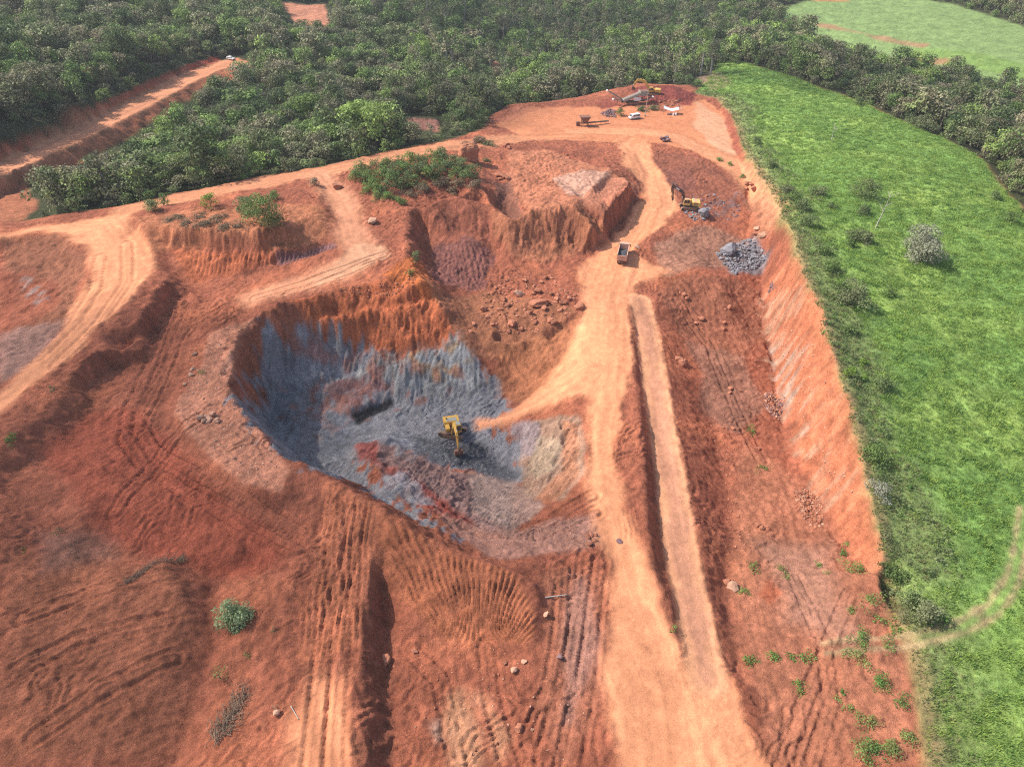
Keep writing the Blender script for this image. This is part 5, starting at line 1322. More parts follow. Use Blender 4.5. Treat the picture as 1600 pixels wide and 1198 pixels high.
# bare trees
def bare_tree(px, py, H, label, lean=(0, 0), r0=.16, crown=0.0, mat=MAT_PALEBARK, group=None):
    p = hit(px, py); seed = int(px + py * 3)
    e = empty('bare_tree', (p[0], p[1], zat(p[0], p[1]) - .3), 0, label, 'tree', group)
    mb = MB(); r = random.Random(seed)
    top = Vector((lean[0], lean[1], H)); pts = [Vector((0,0,0)).lerp(top, k/5) + Vector((r.uniform(-.12,.12), r.uniform(-.12,.12), 0)) * (k > 0) for k in range(6)]
    for k in range(5): mb.tube(pts[k], pts[k+1], r0*(1 - .16*k), r0*(1 - .16*(k+1)), 7, cap=False)
    mb.build('trunk', mat, e)
    for k in range(9):
        t = r.uniform(.5, 1); b = Vector((0,0,0)).lerp(top, t); a = r.uniform(0, 6.28); q = H*.16*r.uniform(.6, 1.3)
        m2 = MB(); e1 = b + Vector((math.cos(a)*q, math.sin(a)*q, q*.8)); m2.tube(b, e1, r0*.32, r0*.12, 5, cap=False)
        for j in range(3):
            bb = b.lerp(e1, r.uniform(.4, 1)); a2 = a + r.uniform(-1, 1); m2.tube(bb, bb + Vector((math.cos(a2), math.sin(a2), .9)) * q * .5, r0*.12, r0*.04, 4, cap=False)
        m2.build('branch', mat, e)
    if crown:
        me = foliage_mesh('crown', seed, [((top.x + r.uniform(-1,1)*crown, top.y + r.uniform(-1,1)*crown, H*.93 + r.uniform(-.3,.5)), (crown*.55, crown*.55, crown*.3)) for _ in range(8)], .45, 9, MAT_OLIVE)
        o = bpy.data.objects.new('crown', me); C.objects.link(o); o.parent = e
    return e
bare_tree(1369, 354, 8.6, 'tall leaning dead tree with pale trunk in the meadow', (1.1, .4), .17)
bare_tree(1298, 221, 5.0, 'short bare pale trunk high in the meadow', (.2, .2), .14)
bare_tree(1583, 264, 6.5, 'forked pale dead tree at the edge of the valley woods', (.8, 0), .2)
bare_tree(176, 316, 8.0, 'thin bare pole of a dead tree at the scrub edge by the left road', (-.6, .3), .11)
bare_tree(1096, 66, 15.0, 'tall umbrella shaped tree with pale bare trunk above the woods', (0, .4), .3, 3.4)
for (px, py, H) in [(659,34,15),(787,134,12),(930,104,14),(946,112,15),(1008,92,14),(742,66,13),(1058,48,14),(965,70,13),(880,80,14),(990,105,13)]:
    bare_tree(px, py, H, 'slender tree with tall pale bare trunk rising out of the dark woods', (random.uniform(-.6,.6), .2), .22, 2.4, group='pale trunked trees in the woods')

# ---- meadow grass and undergrowth
def tuft_mesh(seed, n, h, spread, mat, w=.07):
    r = np.random.default_rng(seed); V = []; F = []
    for k in range(n):
        a, b = r.uniform(0, 6.283, 2); d = r.uniform(0, spread); bx, by = d*math.cos(a), d*math.sin(a); hh = h*r.uniform(.6, 1.2); ln = hh*r.uniform(.2, .8)
        px_, py_ = math.cos(b + 1.57)*w, math.sin(b + 1.57)*w
        V += [(bx - px_, by - py_, -.05), (bx + px_, by + py_, -.05), (bx + math.cos(b)*ln*.5 + px_*.6, by + math.sin(b)*ln*.5 + py_*.6, hh*.7), (bx + math.cos(b)*ln, by + math.sin(b)*ln, hh)]
        F.append((4*k, 4*k+1, 4*k+2, 4*k+3))
    me = mesh_from('grass_tuft', np.array(V), np.array(F), mat, link=False)
    a = me.attributes.new('tint', 'FLOAT', 'POINT'); a.data.foreach_set('value', np.repeat(r.uniform(.2,.8,n), 4).astype(np.float32))
    return me
gs = 0.72
gx_, gy_ = np.meshgrid(np.arange(40, 240, gs), np.arange(40, 380, gs))
qx = (gx_ + RNG.uniform(-.5, .5, gx_.shape)*gs).ravel(); qy = (gy_ + RNG.uniform(-.5, .5, gx_.shape)*gs).ravel()
k_ = (bil(M_MEADOW, qx, qy) > .6) & (bil(line_mask(wl['path'], 3.0, .3), qx, qy) < .4)
qx, qy = qx[k_], qy[k_]; qz = bil(HT, qx, qy)
a_, b_, c_ = project(qx, qy, qz)
k_ = (a_ > -60) & (a_ < 1700) & (b_ > -40) & (b_ < 1300) & (RNG.random(len(qx)) < np.clip(190 / c_, .35, 1))
qx, qy = qx[k_], qy[k_]; qz = height(qx, qy)
print('tufts', len(qx))
clump = np.clip(.85 + .9 * fbm(qx / 4, qy / 3, 2, 301), .45, 1.7)
ed_ = bil(eb, qx, qy)
vi_ = np.where(ed_ + RNG.uniform(-.3, .3, len(qx)) > .78, RNG.integers(3, 5, len(qx)), RNG.integers(0, 3, len(qx)))
scatter('meadow_grass', np.c_[qx, qy, qz], RNG.uniform(0, 6.28, len(qx)), RNG.uniform(.7, 1.25, len(qx)) * clump, vi_,
        proto_collection('grass_tuft', [tuft_mesh(1, 16, .36, .6, MAT_GRASS), tuft_mesh(2, 18, .46, .65, MAT_GRASS), tuft_mesh(3, 14, .32, .7, MAT_GRASS), tuft_mesh(4, 14, .4, .6, MAT_OLIVE), tuft_mesh(5, 12, .45, .55, MAT_YGR, .06)]),
        'long bright green grass of the meadow', 'grass')
# low undergrowth along the meadow edge, thinning inward
nq = 1500
ux = RNG.uniform(45, 170, nq * 8); uy = RNG.uniform(60, 330, nq * 8)
pr = bil(eb, ux, uy) * (bil(M_MEADOW, ux, uy) > .7)
k_ = RNG.random(len(ux)) < pr * np.clip(.35 + fbm(ux / 7, uy / 7, 2, 311) * 1.6, .04, 1) * .8
ux, uy = ux[k_][:nq], uy[k_][:nq]; uz = height(ux, uy)
print('undergrowth', len(ux))
um = [foliage_mesh('undergrowth_plant', 400 + k, crown_clumps(400 + k, r_, .02, h_, 9, (.3, .5)), .3, 22, m_) for k, (r_, h_, m_) in enumerate([(.8,.8,MAT_OLIVE),(1.0,.9,MAT_OLIVE),(.7,.6,MAT_WEED),(.8,.5,MAT_WEED)])]
scatter('undergrowth', np.c_[ux, uy, uz], RNG.uniform(0, 6.28, len(ux)), RNG.uniform(.5, 1.3, len(ux)), RNG.choice(4, len(ux), p=[.4,.35,.15,.1]), proto_collection('undergrowth_plant', um), 'tangled low olive undergrowth fringing the meadow edge', 'undergrowth')
# ------------------------------------------------------------------ boulders and rubble
R_RED = rock_mat('red_rock', (.36,.145,.085)); R_PALE = rock_mat('pale_rock', (.45,.25,.165)); R_GREY = rock_mat('grey_rock', (.22,.21,.225)); R_PUR = rock_mat('purple_rock', (.20,.12,.12)); R_EARTH = rock_mat('earth_block_soil', (.36,.15,.085), .3, .8)
ROCKS = {m.name: [rock_mesh('boulder', m, 50 + k, 2) for k in range(5)] for m in (R_RED, R_PALE, R_GREY, R_PUR)}
def boulder(px, py, d, mat, label, group=None, sink=.22, flat=1.0):
    p = hit(px, py); me = random.choice(ROCKS[mat.name])
    o = bpy.data.objects.new('boulder', me); C.objects.link(o)
    r = d / 2 / .9
    o.location = (p[0], p[1], zat(p[0], p[1]) + r * (.72 - sink * 1.6) * flat); o.rotation_euler = (random.uniform(-.3,.3), random.uniform(-.3,.3), random.uniform(0,6.28)); o.scale = (r, r * random.uniform(.8,1.1), r * flat)
    return tag(o, label, 'boulder', group)
boulder(803,1050,1.15,R_PALE,'largest round pale boulder below the ribbed fan of earth',sink=.1)
boulder(789,1036,.75,R_RED,'small orange boulder beside the round pale boulder'); boulder(819,1035,.7,R_PALE,'small pinkish boulder beside the round pale boulder'); boulder(853,963,.85,R_PALE,'pale boulder at the foot of the ribbed fan')
boulder(875,1028,.85,R_PUR,'dark purple boulder on the rutted slope by the haul road'); boulder(810,1138,1.25,R_RED,'rough red boulder in the low foreground'); boulder(832,1140,.4,R_PALE,'small pale stone beside the rough red boulder')
boulder(433,1116,.8,R_PALE,'pale stone next to a dried grey weed'); boulder(602,1032,1.6,R_RED,'red clod fallen beside the ramp trench',flat=.6); boulder(648,1018,.7,R_RED,'loose red rock at the foot of the fan, beside the trench')
for (px, py, d) in [(314,656,1.2),(322,652,1.1),(328,656,1.3),(334,650,1.0),(340,660,1.2),(319,660,1.0),(331,648,.9),(326,661,.8)]: boulder(px, py, d, R_PALE, 'pale red boulder in the small heap on the pale bench', 'boulder heap on the pale bench', .1)
for (px, py, d) in [(305,554,1.2),(301,577,1.1),(299,586,.9),(289,601,.8)]: boulder(px, py, d, R_PALE, 'pale boulder on the outer edge of the pale bench', 'boulders on the bench edge')
boulder(842,476,4.2,R_RED,'widest flat red boulder in the collapse debris',flat=.55); boulder(810,462,2.4,R_PALE,'pale rounded boulder near the head of the collapse debris')
for (px, py, d) in [(840,458,1.9),(852,434,1.5),(846,441,1.3),(905,480,2.2),(860,503,1.8),(866,505,1.6),(800,508,2.0),(827,492,1.4),(793,480,1.6),(787,470,1.5),(870,471,1.5),(880,476,1.7),(861,462,1.3),(850,486,1.6),(889,470,1.3),(875,487,1.3),(756,486,1.6),(762,496,1.2),(740,508,1.1),(770,510,1.2),(820,440,1.2),(898,462,1.1),(836,505,1.3),(815,515,1.3),(795,520,1.2),(735,520,1.0)]:
    boulder(px, py, d, R_RED, 'loose red boulder among the debris below the collapsed scarp', 'boulders of the collapse debris')
for (px, py, d) in [(778,274,2.0),(784,276,2.2),(789,278,1.8),(774,272,1.4),(794,280,1.5),(781,280,1.5)]: boulder(px, py, d, R_RED, 'red boulder in the row along the ledge near the earth block', 'boulders on the ledge')
boulder(685,240,2.0,R_RED,'lone dark boulder on the upper road before the earth block'); boulder(527,294,2.6,R_RED,'red boulder beside the fork of the upper road'); boulder(582,349,2.6,R_PALE,'pale boulder beside the spur road')
boulder(790,229,2.2,R_RED,'red boulder behind the ledge, near the yard'); boulder(795,233,1.6,R_RED,'smaller red boulder behind the ledge, near the yard')
boulder(1145,918,1.7,R_PALE,'elongated pale boulder at the foot of the strip road bank',flat=.7); boulder(1136,909,1.2,R_RED,'reddish boulder beside the elongated pale boulder')
for (px, py, d) in [(1167,289,1.9),(1173,295,2.0),(1178,299,2.2),(1166,296,1.3)]: boulder(px, py, d, R_RED, 'red boulder in the cluster under the meadow edge', 'boulder cluster under the meadow edge', .1)
boulder(1098,339,3.4,R_GREY,'big round grey boulder beside the black boomed excavator',sink=.05,flat=1.1); boulder(1138,395,3.6,R_GREY,'large pale grey boulder at the edge of the grey rock pile',sink=.1); boulder(1193,366,2.6,R_PALE,'flat pale boulder above the grey rock pile',flat=.6); boulder(1183,356,1.7,R_PALE,'pale boulder just above the flat pale boulder'); boulder(1180,364,1.5,R_RED,'reddish boulder next to the flat pale boulder')
for (px, py, d) in [(1068,462,1.2),(1073,467,1.1),(1062,458,.9),(1139,485,1.4),(1130,515,1.3),(1131,506,1.0),(1095,500,1.6),(1088,505,1.3),(1062,563,1.8),(1066,567,2.0),(1058,560,1.4),(1141,608,1.2),(1139,616,1.1),(1156,612,1.0),(1185,700,.8),(1144,672,.9),(1190,828,.9),(1184,822,.8)]:
    boulder(px, py, d, R_RED, 'loose red stone on the bare slope right of the strip road', 'stones on the right slope')
boulder(968,846,1.2,R_PUR,'dark purple heap of spoil beside the haul road',flat=.5); boulder(995,388,1.6,R_PALE,'pale boulder by the road near the dump truck')
for (px, py, d) in [(1036,219,2.6),(1041,217,2.4),(1043,221,2.0),(1038,222,1.8)]: boulder(px, py, d, R_PUR, 'purple grey boulder in the small heap at the stockpile crest', 'purple boulder heap')
for (px, py, d) in [(918,842,1.0),(924,838,1.1),(928,847,.9),(921,852,1.0),(930,838,.7)]: boulder(px, py, d, R_RED, 'crumbly red clod beside the haul road loop', 'clods by the haul road loop')

# the block of earth left standing on the ledge
p = hit(730, 252)
bm = bmesh.new(); bmesh.ops.create_icosphere(bm, subdivisions=4, radius=1.0)
from mathutils import noise as mnoise
for v in bm.verts:
    q = v.co.copy(); q = Vector([math.copysign(abs(c) ** .55, c) for c in q])
    q *= 1 + .16 * mnoise.noise(q * 1.4 + Vector((3, 1, 8))) + .09 * mnoise.noise(q * 4.0) + .05 * mnoise.noise(q * 9.0)
    tp = 1 - .22 * (q.z + 1) / 2
    v.co = Vector((q.x * 3.3 * tp + .4 * q.z, q.y * 2.6 * tp, q.z * 3.1))
me = bpy.data.meshes.new('earth_block'); bm.to_mesh(me); bm.free(); me.materials.append(R_EARTH)
eb_ = empty('earth_block', (p[0] + .5, p[1] + 1, zat(p[0], p[1])), .2, 'tall red block of earth left standing with dry grass on top', 'earth block')
o = bpy.data.objects.new('block', me); C.objects.link(o); o.parent = eb_; o.location = (0, 0, 2.2)
o = bpy.data.objects.new('dry_grass', foliage_mesh('dry_grass', 5, [((random.uniform(-2,2), random.uniform(-1.5,1.5), 5.0), (1.0,.9,.4)) for _ in range(12)], .3, 22, MAT_DRY)); C.objects.link(o); o.parent = eb_

# rock piles: too many small stones to pick apart
def stone_cloud(name, poly, n, smin, smax, mats, label, heap=0.0, cat='rocks', seed=1):
    P = np.array(W(poly))[:, :2]; r = np.random.default_rng(seed)
    x = r.uniform(P[:,0].min(), P[:,0].max(), n*6); y = r.uniform(P[:,1].min(), P[:,1].max(), n*6)
    d = poly_dist(P, x, y); k = (d > 0); x, y, d = x[k][:n], y[k][:n], d[k][:n]
    s = smin * (smax / smin) ** (r.random(len(x)) ** 2.2)
    z = height(x, y) + heap * (1 - np.exp(-d / 1.5)) * r.uniform(.1, 1, len(x)) - s * .05
    return scatter(name, np.c_[x, y, z], r.uniform(0, 6.28, len(x)), s, r.integers(0, 5*len(mats), len(x)), proto_collection(name + '_stone', [m for q in mats for m in STONES[q.name]]), label, cat)
STONES = {m.name: [rock_mesh('stone', m, 80 + k, 1, .75, .45) for k in range(5)] for m in (R_RED, R_PALE, R_GREY, R_PUR)}
stone_cloud('rock_pile', [(1118,396),(1140,386),(1170,372),(1196,385),(1200,402),(1182,424),(1160,420),(1150,432),(1132,414)], 700, .14, .75, [R_GREY], 'pile of broken grey rock under the meadow cut', .6)
stone_cloud('rock_pile', [(1192,618),(1205,612),(1226,622),(1224,645),(1215,656),(1196,640)], 420, .14, .42, [R_RED, R_PUR, R_PALE], 'pile of pinkish broken rock at the foot of the pale cut face', .5, seed=2)
stone_cloud('rock_pile', [(1240,770),(1258,758),(1280,778),(1288,818),(1275,828),(1246,800)], 480, .12, .36, [R_RED, R_RED, R_PALE], 'pile of small red rocks in the right hand valley', .45, seed=3)
stone_cloud('rubble', [(1064,328),(1090,326),(1108,336),(1100,346),(1080,345)], 120, .2, .7, [R_GREY], 'scattered grey stones round the big grey boulder', .1, seed=4)
stone_cloud('rubble', [(1205,440),(1212,455),(1200,460)], 40, .2, .6, [R_PUR], 'small spill of purple stones below the grey rock pile', .1, seed=5)
stone_cloud('rubble', [(1075,305),(1110,300),(1140,320),(1160,318),(1150,345),(1110,340)], 160, .15, .7, [R_RED, R_PUR, R_GREY], 'stones strewn across the excavator bench', 0, seed=6)
stone_cloud('rubble', [(1100,640),(1140,640),(1150,700),(1160,800),(1175,850),(1140,870),(1130,740)], 420, .06, .3, [R_RED], 'small stones rolled to the foot of the strip road bank', 0, seed=7)
stone_cloud('rubble', [(1040,440),(1150,450),(1190,560),(1180,640),(1110,620),(1060,520)], 360, .06, .32, [R_RED], 'stones dotted over the head of the right hand valley', 0, seed=8)
stone_cloud('rubble', [(740,470),(800,420),(860,430),(910,470),(890,500),(850,520),(780,525)], 420, .15, .8, [R_RED], 'red rubble lying below the collapsed scarp', 0, seed=9)
stone_cloud('rubble', [(620,970),(680,1000),(840,1010),(930,1000),(900,1190),(640,1190),(615,1050)], 420, .04, .2, [R_RED, R_RED, R_PALE], 'pebbles and clods in the low foreground', 0, seed=10)
stone_cloud('rubble', [(0,860),(280,900),(300,1000),(250,1190),(0,1190)], 300, .04, .16, [R_RED], 'clods scattered on the foreground dump', 0, seed=11)
stone_cloud('rubble', [(290,560),(350,530),(360,610),(430,710),(440,760),(380,750),(290,660)], 420, .08, .35, [R_PALE], 'gravel on the pale bench beside the pit', 0, seed=12)
stone_cloud('rubble', [(480,460),(640,430),(660,445),(560,470)], 160, .1, .4, [R_RED], 'crumbs of red earth along the crest of the orange wall', 0, seed=13)
stone_cloud('rubble', [(640,640),(760,640),(820,700),(805,748),(740,740),(640,700)], 600, .08, .3, [R_GREY], 'broken grey ore lying on the pit floor', 0, seed=14)
stone_cloud('rubble', [(1240,440),(1290,600),(1360,850),(1300,800),(1225,600),(1200,480)], 260, .08, .35, [R_PALE], 'stones weathering out of the pale cut face', 0, seed=15)
stone_cloud('rock_pile', [(938,178),(952,170),(966,176),(962,184),(945,184)], 160, .25, .7, [R_PUR], 'dark purple rock heap near the screening plant', .7, seed=16)
stone_cloud('rubble', [(1028,160),(1050,155),(1068,160),(1060,168),(1035,167)], 100, .25, .8, [R_RED], 'red rocks below the red stockpile', .1, seed=17)

# twigs and dead wood
def brush(name, pts, n, ln, label, spread, r0=.035):
    a, b = hit(*pts[0]), hit(*pts[1]); e = empty(name, (a[0], a[1], zat(a[0], a[1])), 0, label, 'dead wood')
    r = random.Random(n); 
    for j in range(3):
        mb = MB()
        for k in range(n // 3):
            t = r.random(); x = (b[0]-a[0])*t + r.gauss(0, spread); y = (b[1]-a[1])*t + r.gauss(0, spread)
            z = zat(a[0]+x, a[1]+y) - zat(a[0], a[1]); p0 = Vector((x, y, z + r.uniform(.02,.25)))
            for s in range(3):
                d = Vector((r.gauss(0,1), r.gauss(0,1), r.gauss(.12,.2))).normalized()*ln*r.uniform(.3,1)/2 + Vector((b[0]-a[0], b[1]-a[1], 0)).normalized()*ln*.25
                p1 = p0 + d; mb.tube(p0, p1, r0*(1 - .25*s), r0*(.75 - .25*s), 4, cap=False); p0 = p1
        mb.build('twig_bundle', MAT_TWIG, e)
    return e
brush('brush_pile', [(335,1160),(375,1095)], 150, 2.2, 'heap of dead brown branches in the red foreground gully', .6, .05)
brush('brush_pile', [(195,912),(285,872)], 120, 1.6, 'long row of dead twigs along the crest of the foreground dump', .3, .045)
brush('brush_pile', [(100,850),(150,880)], 30, 1.3, 'thin scatter of dead twigs in the left foreground hollow', .7, .022)
def log(px0, py0, px1, py1, r, label):
    a, b = hit(px0, py0), hit(px1, py1); mb = MB()
    A = Vector((a[0], a[1], zat(a[0], a[1]) + r*.8)); B = Vector((b[0], b[1], zat(b[0], b[1]) + r*.8))
    e = empty('wooden_pole', A, 0, label, 'pole'); mb.tube((0,0,0), B - A, r, r*.75, 8); mb.build('shaft', MAT_PALEBARK, e)
    m2 = MB(); m2.tube((B - A)*.97, (B - A)*1.0 + Vector((0,0,.01)), r*1.15, r*1.1, 8); m2.build('butt_end', MAT_BARK, e)
log(852,936,886,931,.10,'straight pale wooden pole lying on the rutted slope beside the ribbed fan')
log(455,1104,467,1124,.06,'thin pale stick leaning on the edge of the strip ramp')
# ------------------------------------------------------------------ machines
Y_PAINT = flat_mat('yellow_paint', (.68,.40,.045), .5, 0, .35); Y_PALE = flat_mat('faded_yellow_paint', (.72,.48,.13), .55, 0, .3); DK = flat_mat('dark_steel', (.05,.05,.052), .6, .3, .25); BLK = flat_mat('black_rubber', (.025,.025,.027), .85, 0, .3)
STEEL = flat_mat('worn_steel', (.30,.26,.23), .5, .5, .4); TRKM = flat_mat('track_steel', (.23,.14,.095), .75, .2, .6); WHITE = flat_mat('white_paint', (.80,.80,.78), .4, 0, .08); RUST = flat_mat('rusty_steel', (.17,.075,.05), .9, .1, .3); GRN = flat_mat('grey_green_paint', (.30,.33,.29), .6, .1, .2)
DUSTY = flat_mat('dusty_truck_paint', (.55,.34,.26), .7, 0, .6, (.56,.31,.20)); GLASS = flat_mat('tinted_glass', (.03,.04,.05), .08, 0, .12, spec=.8); ORELOAD = rock_mat('ore_load', (.075,.075,.085), .5, 3.0); CHROME = flat_mat('cylinder_rod', (.55,.55,.55), .25, .9)
REDP = flat_mat('red_lamp', (.45,.03,.02), .3); LAMP = flat_mat('lamp_glass', (.75,.75,.7), .15); BRWN = flat_mat('brown_marking', (.14,.055,.02), .7); PINK = flat_mat('dust_coated_panel', (.60,.36,.28), .8, 0, .6)

def RY(a): return Matrix.Rotation(a, 3, 'Y')
def excavator(loc, rz, under, label, body=Y_PAINT, boomc=Y_PAINT, s=1.0, boom=None, tool='bucket', lift=0.0, mark=False, roof=None):
    """x is the digging direction; under = angle of the tracks to it"""
    e = empty('excavator', loc, rz, label, 'excavator'); e.scale = (s, s, s)
    ru = Matrix.Rotation(under, 3, 'Z')
    def put(o): o.rotation_euler = (0, 0, under); return o
    for sd_ in (-1, 1):
        y = 1.25 * sd_
        prof = [(-2.2,.18),(-1.95,0),(1.95,0),(2.2,.18),(2.35,.5),(2.2,.82),(1.95,.98),(-1.95,.98),(-2.2,.82),(-2.35,.5)]
        t = put(MB().prism(prof, y - .32, y + .32).build('track', TRKM, e, bevel=.02))
        pads = MB()
        for k in range(17): pads.box((-2.0 + .25*k, y, 1.0), (.16, .66, .05)); pads.box((-2.0 + .25*k, y, .0), (.16, .66, .05))
        for sx in (-1, 1):
            for a in (-.9, 0, .9): pads.box((sx*(2.02 + .36*math.cos(a)), y, .5 + .5*math.sin(a)), (.05, .66, .16), RY(-sx*a))
        pads.build('track_shoes', STEEL, t)
        for sx in (-1.9, 1.9): MB().tube((sx, y - .34, .5), (sx, y + .34, .5), .36, n=14).build('sprocket', DK, t)
        w = MB()
        for k in range(6): w.tube((-1.4 + .56*k, y - .335, .22), (-1.4 + .56*k, y + .335, .22), .15, n=8)
        w.build('rollers', DK, t)
    put(MB().box((0,0,.72), (2.4, 2.0, .5)).box((0,0,.95),(1.5,1.5,.2)).build('car_body', DK, e))
    MB().tube((0,0,.95),(0,0,1.2), .75, n=20).build('swing_ring', DK, e)
    pl = MB().prism([(1.5,1.2),(1.5,1.45),(-2.2,1.45),(-2.2,1.2)], -1.4, 1.4).build('platform', DK, e)
    # engine house, counterweight, side boxes
    MB().prism([(-.6,1.45),(-.6,2.28),(-.75,2.4),(-2.0,2.4),(-2.0,1.45)], -1.42, 1.42).build('engine_cover', body, e, bevel=.05)
    MB().prism([(-2.0,1.2),(-2.0,2.36),(-2.55,2.3),(-2.75,2.0),(-2.75,1.5),(-2.55,1.2)], -1.45, 1.45).build('counterweight', body, e, bevel=.06)
    MB().box((-1.3,0,2.425), (1.0,1.9,.06)).build('engine_hood', roof or DK, e, bevel=.02)
    MB().tube((-1.5,-.9,2.4),(-1.5,-.9,2.85), .09, n=8).build('exhaust', DK, e)
    MB().box((.25,-.98,1.8),(1.5,.8,.72)).build('fuel_tank', body, e, bevel=.05)
    rl = MB()
    for (x0,y0,x1,y1) in [(.9,-1.35,-.5,-1.35),(-.5,-1.35,-.5,-.6)]:
        rl.tube((x0,y0,2.75),(x1,y1,2.75),.025,n=5); rl.tube((x0,y0,2.15),(x0,y0,2.75),.025,n=5)
    rl.build('handrail', DK, e)
    cab = MB().prism([(1.75,1.45),(1.85,2.1),(1.45,3.05),(.15,3.05),(.0,2.4),(.0,1.45)], .42, 1.4).build('cab', body, e, bevel=.05)
    MB().prism([(1.74,2.15),(1.45,2.9),(.95,2.9),(.95,2.1)], 1.39, 1.425).build('window', GLASS, cab); MB().prism([(.85,2.1),(.85,2.9),(.25,2.9),(.15,2.4),(.15,2.1)], 1.39, 1.425).build('window', GLASS, cab)
    MB().add([(1.9,.52,2.1),(1.9,1.3,2.1),(1.53,1.3,2.95),(1.53,.52,2.95)], [(0,1,2,3)]).build('windscreen', GLASS, cab)
    MB().box((.8,.91,3.09),(1.1,.8,.07)).build('roof_hatch', roof or body, cab, bevel=.02)
    # boom, stick, tool in the x-z plane
    b0, b1, b2, s2 = boom or ((1.2,1.9), (3.4,5.2), (6.3,5.0), (7.0,2.0))
    def P(q): return Vector((q[0], -.1, q[1]))
    def plate(q0, q1, w, h0, h1):
        return MB().beam(P(q0), P(q1), w, h0, w, h1)
    bm_ = MB().beam(P(b0), P(b1), .5, .55, .5, .85).beam(P(b1), P(b2), .5, .85, .45, .45)
    bo = bm_.build('boom', boomc, e, bevel=.03)
    for sd_ in (-.36, .36):
        m_ = Vector((b0[0] + .75, -.1 + sd_, b0[1] - .35)); n_ = P(((b0[0]+b1[0])/2 + .35, (b0[1]+b1[1])/2 + .15)) + Vector((0, sd_, 0))
        cyl = MB().tube(m_, m_.lerp(n_, .6), .11, n=8).build('boom_cylinder', boomc, e); MB().tube(m_.lerp(n_, .55), n_, .06, n=8).build('rod', CHROME, cyl)
    up_ = (b2[0] - (s2[0]-b2[0])*.22 - .1, b2[1] - (s2[1]-b2[1])*.2 + .1)
    st = MB().beam(P(up_), P(b2), .36, .35, .4, .6).beam(P(b2), P(s2), .4, .6, .32, .3).build('stick', boomc, e, bevel=.03)
    c0 = P(((b1[0]+b2[0])/2 - .2, (b1[1]+b2[1])/2 + .62)); c1 = P(up_) + Vector((0,0,.1))
    cyl = MB().tube(c0, c0.lerp(c1, .6), .11, n=8).build('stick_cylinder', boomc, e); MB().tube(c0.lerp(c1, .55), c1, .06, n=8).build('rod', CHROME, cyl)
    d = (P(s2) - P(b2)).normalized()
    k0 = P(b2).lerp(P(s2), .15) + Vector((.45,0,.05)); k1 = P(s2) + Vector((.4,0,.35))
    cyl = MB().tube(k0, k0.lerp(k1, .6), .1, n=8).build('bucket_cylinder', boomc, e); MB().tube(k0.lerp(k1, .55), k1, .055, n=8).build('rod', CHROME, cyl)
    lk = MB().beam(k1, P(s2) + Vector((.35,0,-.25)), .2, .12).beam(k1, P(b2).lerp(P(s2), .88), .24, .1).build('linkage', DK, e)
    if tool == 'bucket':
        x, z = s2
        prof = [(x-.1,z+.15),(x+.5,z+.1),(x+.62,z-.35),(x+.4,z-.95),(x-.15,z-1.2),(x-.75,z-1.0),(x-.68,z-.92),(x-.15,z-1.05),(x+.28,z-.85),(x+.46,z-.35),(x+.38,z-.02),(x-.1,z+.03)]
        bk = MB().prism(prof, -.85, .65)
        side = [(x-.1,z+.1),(x+.5,z+.08),(x+.6,z-.35),(x+.4,z-.92),(x-.15,z-1.15),(x-.7,z-.98)]
        bk.prism(side, -.86, -.8).prism(side, .6, .66)
        b_ = bk.build('bucket', RUST if tool == 'bucket' else DK, e)
        for k in range(5): MB().beam((x-.7, -.72+.31*k, z-.97), (x-1.0, -.72+.31*k, z-.86), .12, .1, .05, .03).build('tooth', STEEL, b_)
    else:
        x, z = s2
        bk = MB().box((x, -.1, z-.45), (.5,.42,.9)).build('breaker', DK, e, bevel=.04)
        MB().tube((x,-.1,z-.85),(x,-.1,z-1.6), .08, .05, n=8).build('chisel', STEEL, bk)
    if mark:
        for k, (xx, w) in enumerate([(-1.15,.42),(-1.75,.42)]):
            mk = MB(); y = 1.432
            mk.box((xx - .16, y, 1.95), (.1,.015,.55)).box((xx + .16, y, 1.95), (.1,.015,.55)).box((xx, y, 2.18), (.42,.015,.1))
            if k == 0: mk.box((xx, y, 1.72), (.42,.015,.1))
            else: mk.box((xx, y, 1.95), (.42,.015,.09))
            mk.build('side_lettering', BRWN, e)
        MB().box(tuple(P(((b1[0]+b2[0])/2, (b1[1]+b2[1])/2)) + Vector((0, .262, 0))), (1.0, .015, .32), RY(math.atan2(b1[1]-b2[1], b2[0]-b1[0]))).build('boom_nameplate', WHITE, e)
    return e
def gnd(px, py, dz=0.0):
    p = hit(px, py); return (p[0], p[1], zat(p[0], p[1]) + dz)

g1 = gnd(708, 678)
excavator(g1, heading((708,672), (719,712)), math.radians(58), 'yellow excavator with raised boom digging grey ore on the pit floor', s=1.12, boom=((1.2,1.9),(3.2,5.0),(5.9,4.5),(6.7,1.9)), roof=GRN)
g2 = gnd(1076, 328)
excavator(g2, math.radians(172), math.radians(8), 'yellow excavator with black boom and no bucket beside the grey boulder', body=Y_PALE, boomc=DK, s=1.1, boom=((1.2,1.9),(2.3,4.6),(4.9,6.0),(4.5,3.0)), tool='breaker', mark=True, roof=PINK)
g3 = gnd(1020, 150)
excavator(g3, math.radians(170), math.radians(5), 'yellow excavator reaching over the red stockpile behind the screening plant', s=1.1, boom=((1.2,1.9),(3.4,4.8),(6.2,5.0),(7.4,2.8)), roof=Y_PALE)

